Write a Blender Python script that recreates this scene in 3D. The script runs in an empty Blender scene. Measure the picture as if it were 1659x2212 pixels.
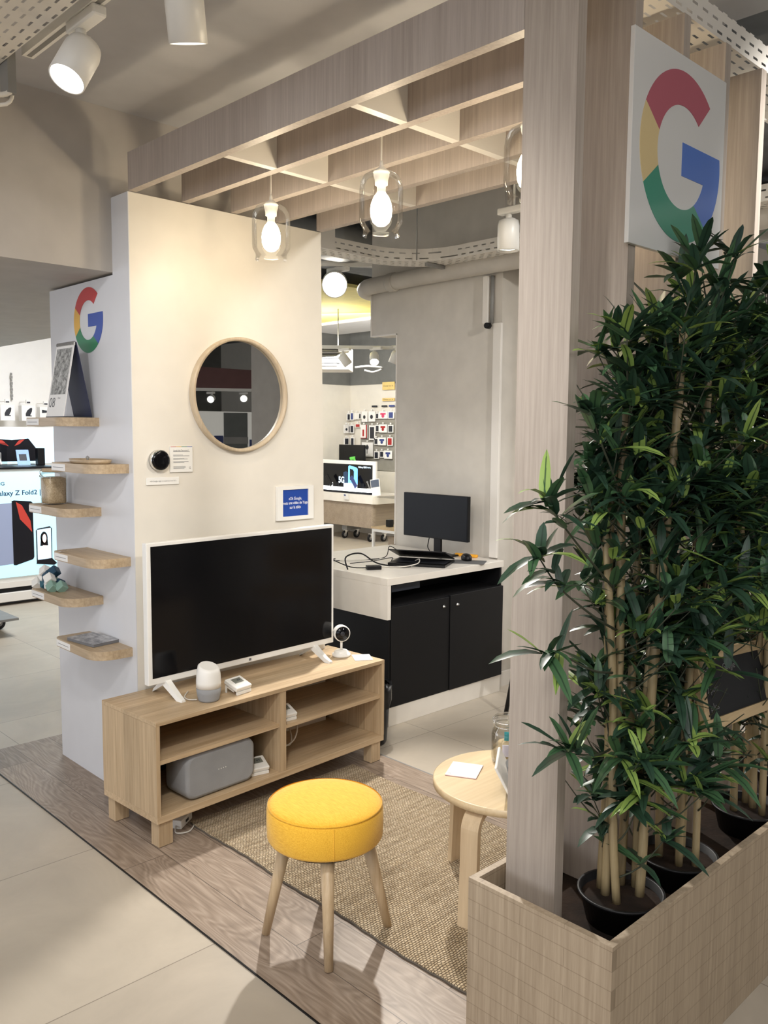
import bpy, bmesh, math, random
from mathutils import Vector, Matrix, Euler
PI = math.pi
D2R = math.radians
S = bpy.context.scene
COL = S.collection

# ------------------------------------------------------------------ camera
cam_d = bpy.data.cameras.new('camera'); cam = bpy.data.objects.new('camera', cam_d); COL.objects.link(cam)
cam_d.sensor_fit = 'HORIZONTAL'; cam_d.sensor_width = 36.0
cam_d.lens = 36.0 * 1851.86 / 1659.0
cam_d.clip_start = 0.05; cam_d.clip_end = 100
yaw, pitch, roll = D2R(43.999), D2R(5.417), D2R(0.44)
fwd = Vector((math.sin(yaw)*math.cos(pitch), math.cos(yaw)*math.cos(pitch), -math.sin(pitch)))
rt = Vector((math.cos(yaw), -math.sin(yaw), 0)); up = rt.cross(fwd)
rt2 = math.cos(roll)*rt + math.sin(roll)*up; up2 = -math.sin(roll)*rt + math.cos(roll)*up
M = Matrix((rt2, up2, -fwd)).transposed().to_4x4(); M.translation = Vector((-0.5924, -3.1075, 1.5267))
cam.matrix_world = M
S.camera = cam

# ------------------------------------------------------------------ view, world, lights
S.view_settings.view_transform = 'Standard'
S.view_settings.look = 'None'
S.view_settings.exposure = 0.28
S.view_settings.gamma = 1.0
S.view_settings.use_curve_mapping = False
W = bpy.data.worlds.new('world'); S.world = W; W.use_nodes = True
W.node_tree.nodes['Background'].inputs[0].default_value = (0.86, 0.885, 0.95, 1)
W.node_tree.nodes['Background'].inputs[1].default_value = 1.9

def area(name, loc, target, size, power, color=(1, .985, .97), sy=None):
    d = bpy.data.lights.new(name, 'AREA'); d.energy = power; d.color = color; d.size = size
    if sy: d.shape = 'RECTANGLE'; d.size_y = sy
    o = bpy.data.objects.new(name, d); COL.objects.link(o); o.location = loc
    o.rotation_euler = (Vector(target)-Vector(loc)).to_track_quat('-Z', 'Y').to_euler()
    return o
def spot(name, loc, target, power, ang=50, blend=.6, color=(1, .95, .86), rad=.04):
    d = bpy.data.lights.new(name, 'SPOT'); d.energy = power; d.color = color
    d.spot_size = D2R(ang); d.spot_blend = blend; d.shadow_soft_size = rad
    o = bpy.data.objects.new(name, d); COL.objects.link(o); o.location = loc
    o.rotation_euler = (Vector(target)-Vector(loc)).to_track_quat('-Z', 'Y').to_euler()
    return o
area('shop_fill_light', (-1.6, -3.4, 2.72), (-1.6, -3.4, 0), 2.4, 75)  # area fills, unseen, added to raise the general shop light level
area('shop_fill_light', (1.6, -4.6, 2.72), (1.2, -3.2, 0), 2.0, 42)
area('shop_fill_light', (2.3, 3.2, 2.72), (2.3, 4.2, 0), 1.4, 90, (.97, .98, 1))
area('shop_fill_light', (5.8, 4.6, 2.8), (7.4, 5.6, .8), 1.6, 190, (1, .98, .94))  # unseen fill added to brighten the far display table
area('shop_fill_light', (5.6, -.8, 2.5), (5.6, -.8, 0), 1.5, 50)
spot('spot_beam', (2.75, .35, 2.74), (1.35, -1.4, .2), 300, 58, .6, (1, .96, .90))
spot('spot_beam', (-.6, -.9, 2.62), (1.0, .1, .9), 34, 80, .8, (.97, .97, 1), .05)
spot('spot_beam', (-.2, -2.3, 2.66), (1.75, -.3, .5), 90, 70, .8, (1, .98, .95), .06)
spot('spot_beam', (2.3, -2.9, 2.66), (2.6, .6, .9), 120, 74, .8, (1, .97, .93), .06)  # out-of-view spot added to brighten the column and desk zone

spot('spot_beam', (2.63, -.60, 2.37), (2.85, .15, .78), 75, 75, .8, (1, .98, .95), .04)

# ------------------------------------------------------------------ materials
def newmat(name):
    m = bpy.data.materials.new(name); m.use_nodes = True
    nt = m.node_tree; b = nt.nodes['Principled BSDF']
    return m, nt, b
def N(nt, t, **kw):
    n = nt.nodes.new(t)
    for k, v in kw.items():
        if k.startswith('i_'): n.inputs[k[2:].replace('_', ' ')].default_value = v
        else: setattr(n, k, v)
    return n
def L(nt, a, b): nt.links.new(a, b)
def c4(c): return (c[0], c[1], c[2], 1)
def srgb(r, g, b):
    f = lambda v: (v/255/12.92) if v/255 <= .04045 else ((v/255+.055)/1.055)**2.4
    return (f(r), f(g), f(b))
def plain(name, col, rough=.5, metal=0, emis=None, es=0, noise=.04, bump=0, bscale=200, coat=0):
    m, nt, b = newmat(name)
    b.inputs['Roughness'].default_value = rough; b.inputs['Metallic'].default_value = metal
    b.inputs['Coat Weight'].default_value = coat
    tc = N(nt, 'ShaderNodeTexCoord'); no = N(nt, 'ShaderNodeTexNoise'); no.inputs['Scale'].default_value = 9
    L(nt, tc.outputs['Object'], no.inputs['Vector'])
    cr = N(nt, 'ShaderNodeValToRGB')
    cr.color_ramp.elements[0].color = c4([max(0, c*(1-noise*2)) for c in col]); cr.color_ramp.elements[0].position = .3
    cr.color_ramp.elements[1].color = c4([min(1, c*(1+noise)) for c in col]); cr.color_ramp.elements[1].position = .7
    L(nt, no.outputs['Fac'], cr.inputs['Fac']); L(nt, cr.outputs['Color'], b.inputs['Base Color'])
    if bump:
        n2 = N(nt, 'ShaderNodeTexNoise'); n2.inputs['Scale'].default_value = bscale
        L(nt, tc.outputs['Object'], n2.inputs['Vector'])
        bp = N(nt, 'ShaderNodeBump'); bp.inputs['Strength'].default_value = bump; bp.inputs['Distance'].default_value = .003
        L(nt, n2.outputs['Fac'], bp.inputs['Height']); L(nt, bp.outputs['Normal'], b.inputs['Normal'])
    if sum(col) < .06: b.inputs['Specular IOR Level'].default_value = .28
    if emis is not None:
        b.inputs['Emission Color'].default_value = c4(emis); b.inputs['Emission Strength'].default_value = es
    return m
def wood(name, ca, cb, axis=2, fine=60, rough=.45, bands=0, bandaxis=0, brick=None, cc=None):
    """straight-grained laminate: grain runs along axis"""
    m, nt, b = newmat(name)
    b.inputs['Roughness'].default_value = rough
    tc = N(nt, 'ShaderNodeTexCoord')
    mp = N(nt, 'ShaderNodeMapping'); sc = [fine, fine, fine]; sc[axis] = fine*.035
    mp.inputs['Scale'].default_value = sc
    L(nt, tc.outputs['Object'], mp.inputs['Vector'])
    no = N(nt, 'ShaderNodeTexNoise'); no.inputs['Scale'].default_value = 1.6; no.inputs['Detail'].default_value = 5; no.inputs['Roughness'].default_value = .65
    L(nt, mp.outputs['Vector'], no.inputs['Vector'])
    cr = N(nt, 'ShaderNodeValToRGB')
    cr.color_ramp.elements[0].color = c4(ca); cr.color_ramp.elements[0].position = .32
    cr.color_ramp.elements[1].color = c4(cb); cr.color_ramp.elements[1].position = .68
    L(nt, no.outputs['Fac'], cr.inputs['Fac'])
    out = cr.outputs['Color']
    # broad streaks
    mp2 = N(nt, 'ShaderNodeMapping'); s2 = [7, 7, 7]; s2[axis] = .25
    mp2.inputs['Scale'].default_value = s2; L(nt, tc.outputs['Object'], mp2.inputs['Vector'])
    n2 = N(nt, 'ShaderNodeTexNoise'); n2.inputs['Scale'].default_value = 1.5; n2.inputs['Detail'].default_value = 1
    L(nt, mp2.outputs['Vector'], n2.inputs['Vector'])
    r2 = N(nt, 'ShaderNodeValToRGB'); r2.color_ramp.elements[0].color = (.87, .86, .85, 1); r2.color_ramp.elements[0].position = .35
    r2.color_ramp.elements[1].color = (1.0, 1.0, 1.0, 1); r2.color_ramp.elements[1].position = .6
    L(nt, n2.outputs['Fac'], r2.inputs['Fac'])
    mx = N(nt, 'ShaderNodeMix', data_type='RGBA', blend_type='MULTIPLY'); mx.inputs['Factor'].default_value = .8
    L(nt, out, mx.inputs['A']); L(nt, r2.outputs['Color'], mx.inputs['B']); out = mx.outputs['Result']
    if bands:
        # block-glued staves: per-stave tone from a white noise of the floored coordinate
        sp = N(nt, 'ShaderNodeSeparateXYZ'); L(nt, tc.outputs['Object'], sp.inputs[0])
        mu = N(nt, 'ShaderNodeMath', operation='MULTIPLY'); L(nt, sp.outputs[bandaxis], mu.inputs[0]); mu.inputs[1].default_value = bands
        fl = N(nt, 'ShaderNodeMath', operation='FLOOR'); L(nt, mu.outputs[0], fl.inputs[0])
        wn = N(nt, 'ShaderNodeTexWhiteNoise', noise_dimensions='1D'); L(nt, fl.outputs[0], wn.inputs['W'])
        r3 = N(nt, 'ShaderNodeValToRGB'); r3.color_ramp.elements[0].color = (.82, .81, .79, 1); r3.color_ramp.elements[1].color = (1.05, 1.04, 1.03, 1)
        L(nt, wn.outputs['Value'], r3.inputs['Fac'])
        m3 = N(nt, 'ShaderNodeMix', data_type='RGBA', blend_type='MULTIPLY'); m3.inputs['Factor'].default_value = 1
        L(nt, out, m3.inputs['A']); L(nt, r3.outputs['Color'], m3.inputs['B']); out = m3.outputs['Result']
    if brick:
        # engraved brick lines; brick = (u axis, width, row height)
        sp = N(nt, 'ShaderNodeSeparateXYZ'); L(nt, tc.outputs['Object'], sp.inputs[0])
        cb_ = N(nt, 'ShaderNodeCombineXYZ'); L(nt, sp.outputs[brick[0]], cb_.inputs[0]); L(nt, sp.outputs[2], cb_.inputs[1])
        br = N(nt, 'ShaderNodeTexBrick'); br.inputs['Scale'].default_value = 1; br.inputs['Brick Width'].default_value = brick[1]
        br.inputs['Row Height'].default_value = brick[2]; br.inputs['Mortar Size'].default_value = .0009; br.inputs['Mortar Smooth'].default_value = 0
        br.inputs['Color1'].default_value = (1, 1, 1, 1); br.inputs['Color2'].default_value = (.96, .96, .96, 1); br.inputs['Mortar'].default_value = (.62, .6, .57, 1)
        L(nt, cb_.outputs[0], br.inputs['Vector'])
        m4 = N(nt, 'ShaderNodeMix', data_type='RGBA', blend_type='MULTIPLY'); m4.inputs['Factor'].default_value = .8
        L(nt, out, m4.inputs['A']); L(nt, br.outputs['Color'], m4.inputs['B']); out = m4.outputs['Result']
    L(nt, out, b.inputs['Base Color'])
    bp = N(nt, 'ShaderNodeBump'); bp.inputs['Strength'].default_value = .12; bp.inputs['Distance'].default_value = .001
    L(nt, no.outputs['Fac'], bp.inputs['Height']); L(nt, bp.outputs['Normal'], b.inputs['Normal'])
    return m
MT = {}
MT['wall'] = plain('wall_paint', srgb(226, 220, 208), .42, noise=.015, bump=.05, bscale=60)
MT['side'] = plain('side_panel_paint', srgb(214, 214, 216), .45, noise=.01)
MT['ceil'] = plain('ceiling_paint', srgb(198, 198, 200), .8, noise=.02)
MT['bulk'] = plain('bulkhead_paint', srgb(184, 178, 170), .8, noise=.03)
MT['dark'] = plain('dark_ceiling', srgb(112, 116, 120), .85, noise=.08)
MT['band'] = plain('dark_wall_band', srgb(112, 112, 108), .8, noise=.05)
MT['colm'] = plain('column_render', srgb(206, 200, 190), .75, noise=.03, bump=.5, bscale=14)
MT['white'] = plain('white_plastic', srgb(236, 234, 228), .35, noise=.005)
MT['whitem'] = plain('white_metal', srgb(225, 220, 212), .4, noise=.01)
MT['lam'] = plain('white_laminate', srgb(232, 226, 216), .3, noise=.02)
MT['black'] = plain('black_laminate', (.004, .004, .005), .55, noise=.05)
MT['blackp'] = plain('black_plastic', srgb(18, 18, 20), .35, noise=.05)
MT['screen'] = plain('glossy_screen', (.004, .004, .005), .12, noise=0)
MT['mscreen'] = plain('matte_screen', (.006, .007, .01), .35, noise=0)
MT['chrome'] = plain('chrome', (.75, .75, .74), .18, 1, noise=0)
MT['greymetal'] = plain('grey_metal', srgb(140, 139, 136), .6, .3, noise=.05)
MT['oakv'] = wood('grey_oak_vertical', srgb(160, 148, 136), srgb(180, 168, 156), 2, 60, .5)
MT['oakbeam'] = wood('grey_oak_crossgrain', srgb(170, 158, 149), srgb(188, 177, 167), 2, 60, .5)
MT['planterx'] = wood('planter_oak_x', srgb(158, 140, 117), srgb(184, 166, 142), 2, 60, .5, brick=(0, .24, .044))
MT['plantery'] = wood('planter_oak_y', srgb(158, 140, 117), srgb(184, 166, 142), 2, 60, .5, brick=(1, .24, .044))
MT['bestx'] = wood('pale_oak_lengthwise', srgb(184, 158, 124), srgb(212, 188, 154), 0, 50, .42, bands=9, bandaxis=1)
MT['bestz'] = wood('pale_oak_upright', srgb(178, 153, 120), srgb(208, 184, 150), 2, 50, .42, bands=9, bandaxis=1)
MT['mframe'] = wood('pale_frame_oak', srgb(184, 166, 140), srgb(204, 187, 160), 2, 50, .45)
MT['shelf'] = wood('shelf_oak', srgb(170, 148, 119), srgb(198, 176, 145), 1, 50, .45)
MT['ply'] = wood('layered_edge', srgb(168, 142, 106), srgb(200, 174, 136), 1, 90, .5)
MT['birch'] = wood('birch', srgb(214, 190, 150), srgb(228, 206, 168), 0, 40, .32)
MT['birchleg'] = wood('birch_leg', srgb(200, 176, 142), srgb(216, 194, 160), 2, 40, .4)
MT['beech'] = wood('beech_leg', srgb(186, 160, 124), srgb(206, 182, 148), 2, 70, .45)
MT['skirt'] = wood('brown_board', srgb(146, 130, 112), srgb(166, 150, 130), 0, 40, .5)
MT['pine'] = wood('pine_frame', srgb(196, 168, 126), srgb(218, 192, 150), 0, 50, .5)
MT['cane'] = wood('bamboo_cane', srgb(144, 126, 90), srgb(176, 157, 120), 2, 50, .45)
MT['yellow'] = None
MT['soil'] = plain('dark_soil', srgb(44, 32, 24), .95, noise=.4, bump=1, bscale=60)
MT['pot'] = plain('black_pot', srgb(24, 24, 26), .45, noise=.05)
MT['pack'] = plain('white_card', srgb(238, 236, 232), .5, noise=.01)
MT['packd'] = plain('dark_print', srgb(40, 42, 50), .5, noise=.1)
MT['packb'] = plain('blue_print', srgb(58, 72, 130), .5)
MT['packr'] = plain('red_print', srgb(168, 34, 34), .5)
MT['packpink'] = plain('pink_print', srgb(214, 70, 110), .5)
MT['greytext'] = plain('grey_lettering', srgb(110, 110, 112), .6)
MT['darktext'] = plain('dark_lettering', srgb(38, 42, 56), .6)
MT['whitetext'] = plain('white_lettering', srgb(240, 242, 250), .5)
MT['blue'] = plain('royal_blue_print', srgb(28, 70, 160), .35, noise=.03)
MT['green'] = plain('bright_green', srgb(110, 220, 90), .4)
MT['greyfab'] = plain('grey_knit_fabric', srgb(150, 151, 152), .9, noise=.05, bump=.4, bscale=500)
MT['darkfab'] = plain('charcoal_knit_fabric', srgb(104, 104, 104), .9, noise=.05, bump=.3, bscale=500)
MT['orange'] = plain('orange_plastic', srgb(246, 176, 50), .5)
MT['yellowsign'] = plain('amber_sign', srgb(226, 196, 124), .5)
MT['cable'] = plain('black_cable', srgb(16, 16, 18), .5)
MT['wcable'] = plain('white_cable', srgb(215, 210, 200), .5)
for k, c in dict(g_red=(190, 62, 62), g_yel=(226, 176, 74), g_grn=(46, 132, 88), g_blu=(58, 84, 166)).items():
    MT[k] = plain(k.replace('g_', 'logo_'), srgb(*c), .35, noise=.005)
for k, c in dict(h_red=(178, 100, 112), h_yel=(216, 194, 146), h_grn=(78, 146, 124), h_blu=(92, 124, 196)).items():  # paler than the small logo: reflection veil mixed into the colours
    MT[k] = plain(k.replace('h_', 'glare_washed_logo_'), srgb(*c), .12, noise=.005)
MT['gpanel'] = plain('glossy_white_panel', srgb(214, 213, 210), .1, noise=.005)

def glass(name, rough=0, tint=(1, 1, 1), ior=1.45):
    m, nt, b = newmat(name)
    b.inputs['Base Color'].default_value = c4(tint); b.inputs['Roughness'].default_value = rough
    b.inputs['Transmission Weight'].default_value = 1; b.inputs['IOR'].default_value = ior
    return m
def thin_glass(name, k=.9, f=.16):
    m, nt, b = newmat(name); nt.nodes.remove(b)
    out = [n for n in nt.nodes if n.type == 'OUTPUT_MATERIAL'][0]
    tr = N(nt, 'ShaderNodeBsdfTransparent'); tr.inputs[0].default_value = (.97, .97, .96, 1)
    gl = N(nt, 'ShaderNodeBsdfGlossy'); gl.inputs['Roughness'].default_value = .04
    lw = N(nt, 'ShaderNodeLayerWeight'); lw.inputs[0].default_value = f
    mx = N(nt, 'ShaderNodeMixShader'); mk = N(nt, 'ShaderNodeMath', operation='MULTIPLY'); mk.inputs[1].default_value = .5; L(nt, lw.outputs['Fresnel'], mk.inputs[0]); L(nt, mk.outputs[0], mx.inputs[0]); L(nt, tr.outputs[0], mx.inputs[1]); L(nt, gl.outputs[0], mx.inputs[2])
    L(nt, mx.outputs[0], out.inputs[0])
    return m
MT['glass'] = thin_glass('clear_glass', f=.22)
MT['jar'] = thin_glass('jar_glass', f=.35)
MT['acrylic'] = thin_glass('acrylic', f=.12)
def emit(name, col, st):
    m, nt, b = newmat(name)
    b.inputs['Base Color'].default_value = c4(col); b.inputs['Emission Color'].default_value = c4(col); b.inputs['Emission Strength'].default_value = st
    return m
MT['bulb'] = emit('glowing_bulb', (1, .88, .66), 22)
MT['spotface'] = emit('lit_spot_lens', (1, .97, .92), 14)
MT['spotface2'] = emit('bright_spot_lens', (1, .95, .86), 60)
MT['lightbox'] = emit('lightbox_blue', srgb(176, 224, 240), .62)
MT['lb_sky'] = emit('screen_pale_blue', srgb(190, 226, 246), .68)
MT['lb_dark'] = plain('printed_black', (.01, .01, .014), .3)
MT['lb_navy'] = plain('printed_navy', srgb(34, 62, 96), .4)
MT['lb_silver'] = emit('printed_silver', srgb(120, 128, 150), .6)
MT['lb_red'] = emit('printed_red', srgb(150, 44, 34), .7)
MT['lb_skin'] = emit('printed_skin', srgb(222, 200, 196), .7)
MT['lb_blue'] = emit('printed_blue', srgb(70, 140, 230), .8)
MT['s_blue'] = emit('screen_blue', srgb(110, 180, 236), .9)
MT['s_white'] = emit('screen_white', srgb(210, 235, 255), 1.2)
MT['led'] = emit('led_strip', (.85, .93, 1), 2.5)
MT['mirror'] = plain('mirror_glass', (.62, .63, .63), .01, 1, noise=0)

def m_tile():
    m, nt, b = newmat('beige_floor_tile')
    tc = N(nt, 'ShaderNodeTexCoord')
    mp = N(nt, 'ShaderNodeMapping'); mp.inputs['Location'].default_value = (-.14, .22, 0); L(nt, tc.outputs['Object'], mp.inputs['Vector'])
    br = N(nt, 'ShaderNodeTexBrick'); br.offset = 0; br.inputs['Scale'].default_value = 1
    br.inputs['Brick Width'].default_value = .8; br.inputs['Row Height'].default_value = .8
    br.inputs['Mortar Size'].default_value = .0018; br.inputs['Mortar Smooth'].default_value = .1
    br.inputs['Color1'].default_value = c4(srgb(190, 180, 164)); br.inputs['Color2'].default_value = c4(srgb(182, 172, 157)); br.inputs['Mortar'].default_value = c4(srgb(136, 127, 114))
    L(nt, mp.outputs['Vector'], br.inputs['Vector'])
    no = N(nt, 'ShaderNodeTexNoise'); no.inputs['Scale'].default_value = 2.2; no.inputs['Detail'].default_value = 6; no.inputs['Roughness'].default_value = .62; no.inputs['Distortion'].default_value = .6
    L(nt, tc.outputs['Object'], no.inputs['Vector'])
    cr = N(nt, 'ShaderNodeValToRGB'); cr.color_ramp.elements[0].color = (.80, .79, .78, 1); cr.color_ramp.elements[0].position = .3
    cr.color_ramp.elements[1].color = (1.06, 1.05, 1.04, 1); cr.color_ramp.elements[1].position = .7
    L(nt, no.outputs['Fac'], cr.inputs['Fac'])
    mx = N(nt, 'ShaderNodeMix', data_type='RGBA', blend_type='MULTIPLY'); mx.inputs['Factor'].default_value = .9
    L(nt, br.outputs['Color'], mx.inputs['A']); L(nt, cr.outputs['Color'], mx.inputs['B']); L(nt, mx.outputs['Result'], b.inputs['Base Color'])
    b.inputs['Roughness'].default_value = .42
    return m
MT['tile'] = m_tile()
def m_vinyl():
    m, nt, b = newmat('grey_oak_vinyl_plank')
    tc = N(nt, 'ShaderNodeTexCoord')
    sp = N(nt, 'ShaderNodeSeparateXYZ'); L(nt, tc.outputs['Object'], sp.inputs[0])
    cb = N(nt, 'ShaderNodeCombineXYZ'); L(nt, sp.outputs[1], cb.inputs[0]); L(nt, sp.outputs[0], cb.inputs[1])
    br = N(nt, 'ShaderNodeTexBrick'); br.offset = .37; br.inputs['Scale'].default_value = 1
    br.inputs['Brick Width'].default_value = 1.2; br.inputs['Row Height'].default_value = .18
    br.inputs['Mortar Size'].default_value = .0012; br.inputs['Mortar Smooth'].default_value = 0; br.inputs['Bias'].default_value = 0
    br.inputs['Color1'].default_value = c4((0, 0, 0)); br.inputs['Color2'].default_value = c4((1, 1, 1)); br.inputs['Mortar'].default_value = c4((.5, .5, .5))
    L(nt, cb.outputs[0], br.inputs['Vector'])
    # grain, shifted per plank
    ad = N(nt, 'ShaderNodeVectorMath', operation='MULTIPLY_ADD'); ad.inputs[1].default_value = (3.1, 7.7, 5.3)
    L(nt, br.outputs['Color'], ad.inputs[0]); L(nt, tc.outputs['Object'], ad.inputs[2])
    mp = N(nt, 'ShaderNodeMapping'); mp.inputs['Scale'].default_value = (6.5, 1.3, 1); L(nt, ad.outputs[0], mp.inputs['Vector'])
    n1 = N(nt, 'ShaderNodeTexNoise'); n1.inputs['Scale'].default_value = 1.1; n1.inputs['Detail'].default_value = 2; n1.inputs['Distortion'].default_value = .4
    L(nt, mp.outputs['Vector'], n1.inputs['Vector'])
    mu = N(nt, 'ShaderNodeMath', operation='MULTIPLY'); mu.inputs[1].default_value = 22; L(nt, n1.outputs['Fac'], mu.inputs[0])
    fr = N(nt, 'ShaderNodeMath', operation='PINGPONG'); fr.inputs[1].default_value = .5; L(nt, mu.outputs[0], fr.inputs[0])
    mp2 = N(nt, 'ShaderNodeMapping'); mp2.inputs['Scale'].default_value = (90, 3.5, 1); L(nt, ad.outputs[0], mp2.inputs['Vector'])
    n2 = N(nt, 'ShaderNodeTexNoise'); n2.inputs['Scale'].default_value = 1.5; n2.inputs['Detail'].default_value = 4; L(nt, mp2.outputs['Vector'], n2.inputs['Vector'])
    su = N(nt, 'ShaderNodeMath', operation='MULTIPLY_ADD'); su.inputs[1].default_value = .5; L(nt, fr.outputs[0], su.inputs[0])
    n2m = N(nt, 'ShaderNodeMath', operation='MULTIPLY'); n2m.inputs[1].default_value = .8; L(nt, n2.outputs['Fac'], n2m.inputs[0]); L(nt, n2m.outputs[0], su.inputs[2])
    cr = N(nt, 'ShaderNodeValToRGB'); e = cr.color_ramp.elements
    e[0].color = c4(srgb(124, 108, 94)); e[0].position = .25; e[1].color = c4(srgb(172, 155, 139)); e[1].position = .8
    x = e.new(.5); x.color = c4(srgb(146, 129, 113))
    L(nt, su.outputs[0], cr.inputs['Fac'])
    mr = N(nt, 'ShaderNodeMapRange'); mr.inputs['To Min'].default_value = .84; mr.inputs['To Max'].default_value = 1.08
    L(nt, br.outputs['Color'], mr.inputs['Value'])
    hs = N(nt, 'ShaderNodeHueSaturation'); L(nt, mr.outputs['Result'], hs.inputs['Value']); L(nt, cr.outputs['Color'], hs.inputs['Color'])
    mx = N(nt, 'ShaderNodeMix', data_type='RGBA'); L(nt, br.outputs['Fac'], mx.inputs['Factor'])
    L(nt, hs.outputs['Color'], mx.inputs['A']); mx.inputs['B'].default_value = c4(srgb(84, 72, 62)); L(nt, mx.outputs['Result'], b.inputs['Base Color'])
    b.inputs['Roughness'].default_value = .42
    bp = N(nt, 'ShaderNodeBump'); bp.inputs['Strength'].default_value = .15; bp.inputs['Distance'].default_value = .001
    L(nt, n2.outputs['Fac'], bp.inputs['Height']); L(nt, bp.outputs['Normal'], b.inputs['Normal'])
    return m
MT['vinyl'] = m_vinyl()
def m_jute():
    m, nt, b = newmat('woven_jute')
    tc = N(nt, 'ShaderNodeTexCoord')
    no0 = N(nt, 'ShaderNodeTexNoise'); no0.inputs['Scale'].default_value = 22; L(nt, tc.outputs['Object'], no0.inputs['Vector'])
    ad = N(nt, 'ShaderNodeVectorMath', operation='MULTIPLY_ADD'); ad.inputs[1].default_value = (.012, .012, 0)
    L(nt, no0.outputs['Color'], ad.inputs[0]); L(nt, tc.outputs['Object'], ad.inputs[2])
    br = N(nt, 'ShaderNodeTexBrick'); br.inputs['Scale'].default_value = 1; br.inputs['Brick Width'].default_value = .0125; br.inputs['Row Height'].default_value = .0085
    br.inputs['Mortar Size'].default_value = .0017; br.inputs['Mortar Smooth'].default_value = 1
    br.inputs['Color1'].default_value = c4(srgb(206, 190, 164)); br.inputs['Color2'].default_value = c4(srgb(184, 165, 136)); br.inputs['Mortar'].default_value = c4(srgb(112, 93, 70))
    L(nt, ad.outputs[0], br.inputs['Vector'])
    mp = N(nt, 'ShaderNodeMapping'); mp.inputs['Scale'].default_value = (5, 60, 1); L(nt, tc.outputs['Object'], mp.inputs['Vector'])
    n2 = N(nt, 'ShaderNodeTexNoise'); n2.inputs['Scale'].default_value = 1; n2.inputs['Detail'].default_value = 3; L(nt, mp.outputs['Vector'], n2.inputs['Vector'])
    cr = N(nt, 'ShaderNodeValToRGB'); cr.color_ramp.elements[0].color = (.6, .55, .48, 1); cr.color_ramp.elements[0].position = .3
    cr.color_ramp.elements[1].color = (1.08, 1.06, 1.02, 1); cr.color_ramp.elements[1].position = .6
    L(nt, n2.outputs['Fac'], cr.inputs['Fac'])
    mx = N(nt, 'ShaderNodeMix', data_type='RGBA', blend_type='MULTIPLY'); mx.inputs['Factor'].default_value = .75
    L(nt, br.outputs['Color'], mx.inputs['A']); L(nt, cr.outputs['Color'], mx.inputs['B']); L(nt, mx.outputs['Result'], b.inputs['Base Color'])
    b.inputs['Roughness'].default_value = .95
    iv = N(nt, 'ShaderNodeMath', operation='SUBTRACT'); iv.inputs[0].default_value = 1; L(nt, br.outputs['Fac'], iv.inputs[1])
    bp = N(nt, 'ShaderNodeBump'); bp.inputs['Strength'].default_value = 1; bp.inputs['Distance'].default_value = .004
    L(nt, iv.outputs[0], bp.inputs['Height']); L(nt, bp.outputs['Normal'], b.inputs['Normal'])
    return m
MT['jute'] = m_jute()
def m_fabric_yellow():
    m, nt, b = newmat('yellow_linen')
    tc = N(nt, 'ShaderNodeTexCoord')
    n1 = N(nt, 'ShaderNodeTexNoise'); n1.inputs['Scale'].default_value = 1; mp = N(nt, 'ShaderNodeMapping'); mp.inputs['Scale'].default_value = (500, 40, 400)
    L(nt, tc.outputs['Object'], mp.inputs['Vector']); L(nt, mp.outputs['Vector'], n1.inputs['Vector'])
    cr = N(nt, 'ShaderNodeValToRGB'); cr.color_ramp.elements[0].color = c4(srgb(228, 168, 36)); cr.color_ramp.elements[0].position = .3
    cr.color_ramp.elements[1].color = c4(srgb(246, 194, 62)); cr.color_ramp.elements[1].position = .7
    L(nt, n1.outputs['Fac'], cr.inputs['Fac']); L(nt, cr.outputs['Color'], b.inputs['Base Color'])
    b.inputs['Roughness'].default_value = .85; b.inputs['Sheen Weight'].default_value = .2
    n2 = N(nt, 'ShaderNodeTexNoise'); n2.inputs['Scale'].default_value = 9; L(nt, tc.outputs['Object'], n2.inputs['Vector'])
    a = N(nt, 'ShaderNodeMath', operation='MULTIPLY_ADD'); a.inputs[1].default_value = 6; L(nt, n2.outputs['Fac'], a.inputs[0]); L(nt, n1.outputs['Fac'], a.inputs[2])
    bp = N(nt, 'ShaderNodeBump'); bp.inputs['Strength'].default_value = .25; bp.inputs['Distance'].default_value = .002
    L(nt, a.outputs[0], bp.inputs['Height']); L(nt, bp.outputs['Normal'], b.inputs['Normal'])
    return m
MT['yellow'] = m_fabric_yellow()
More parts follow.
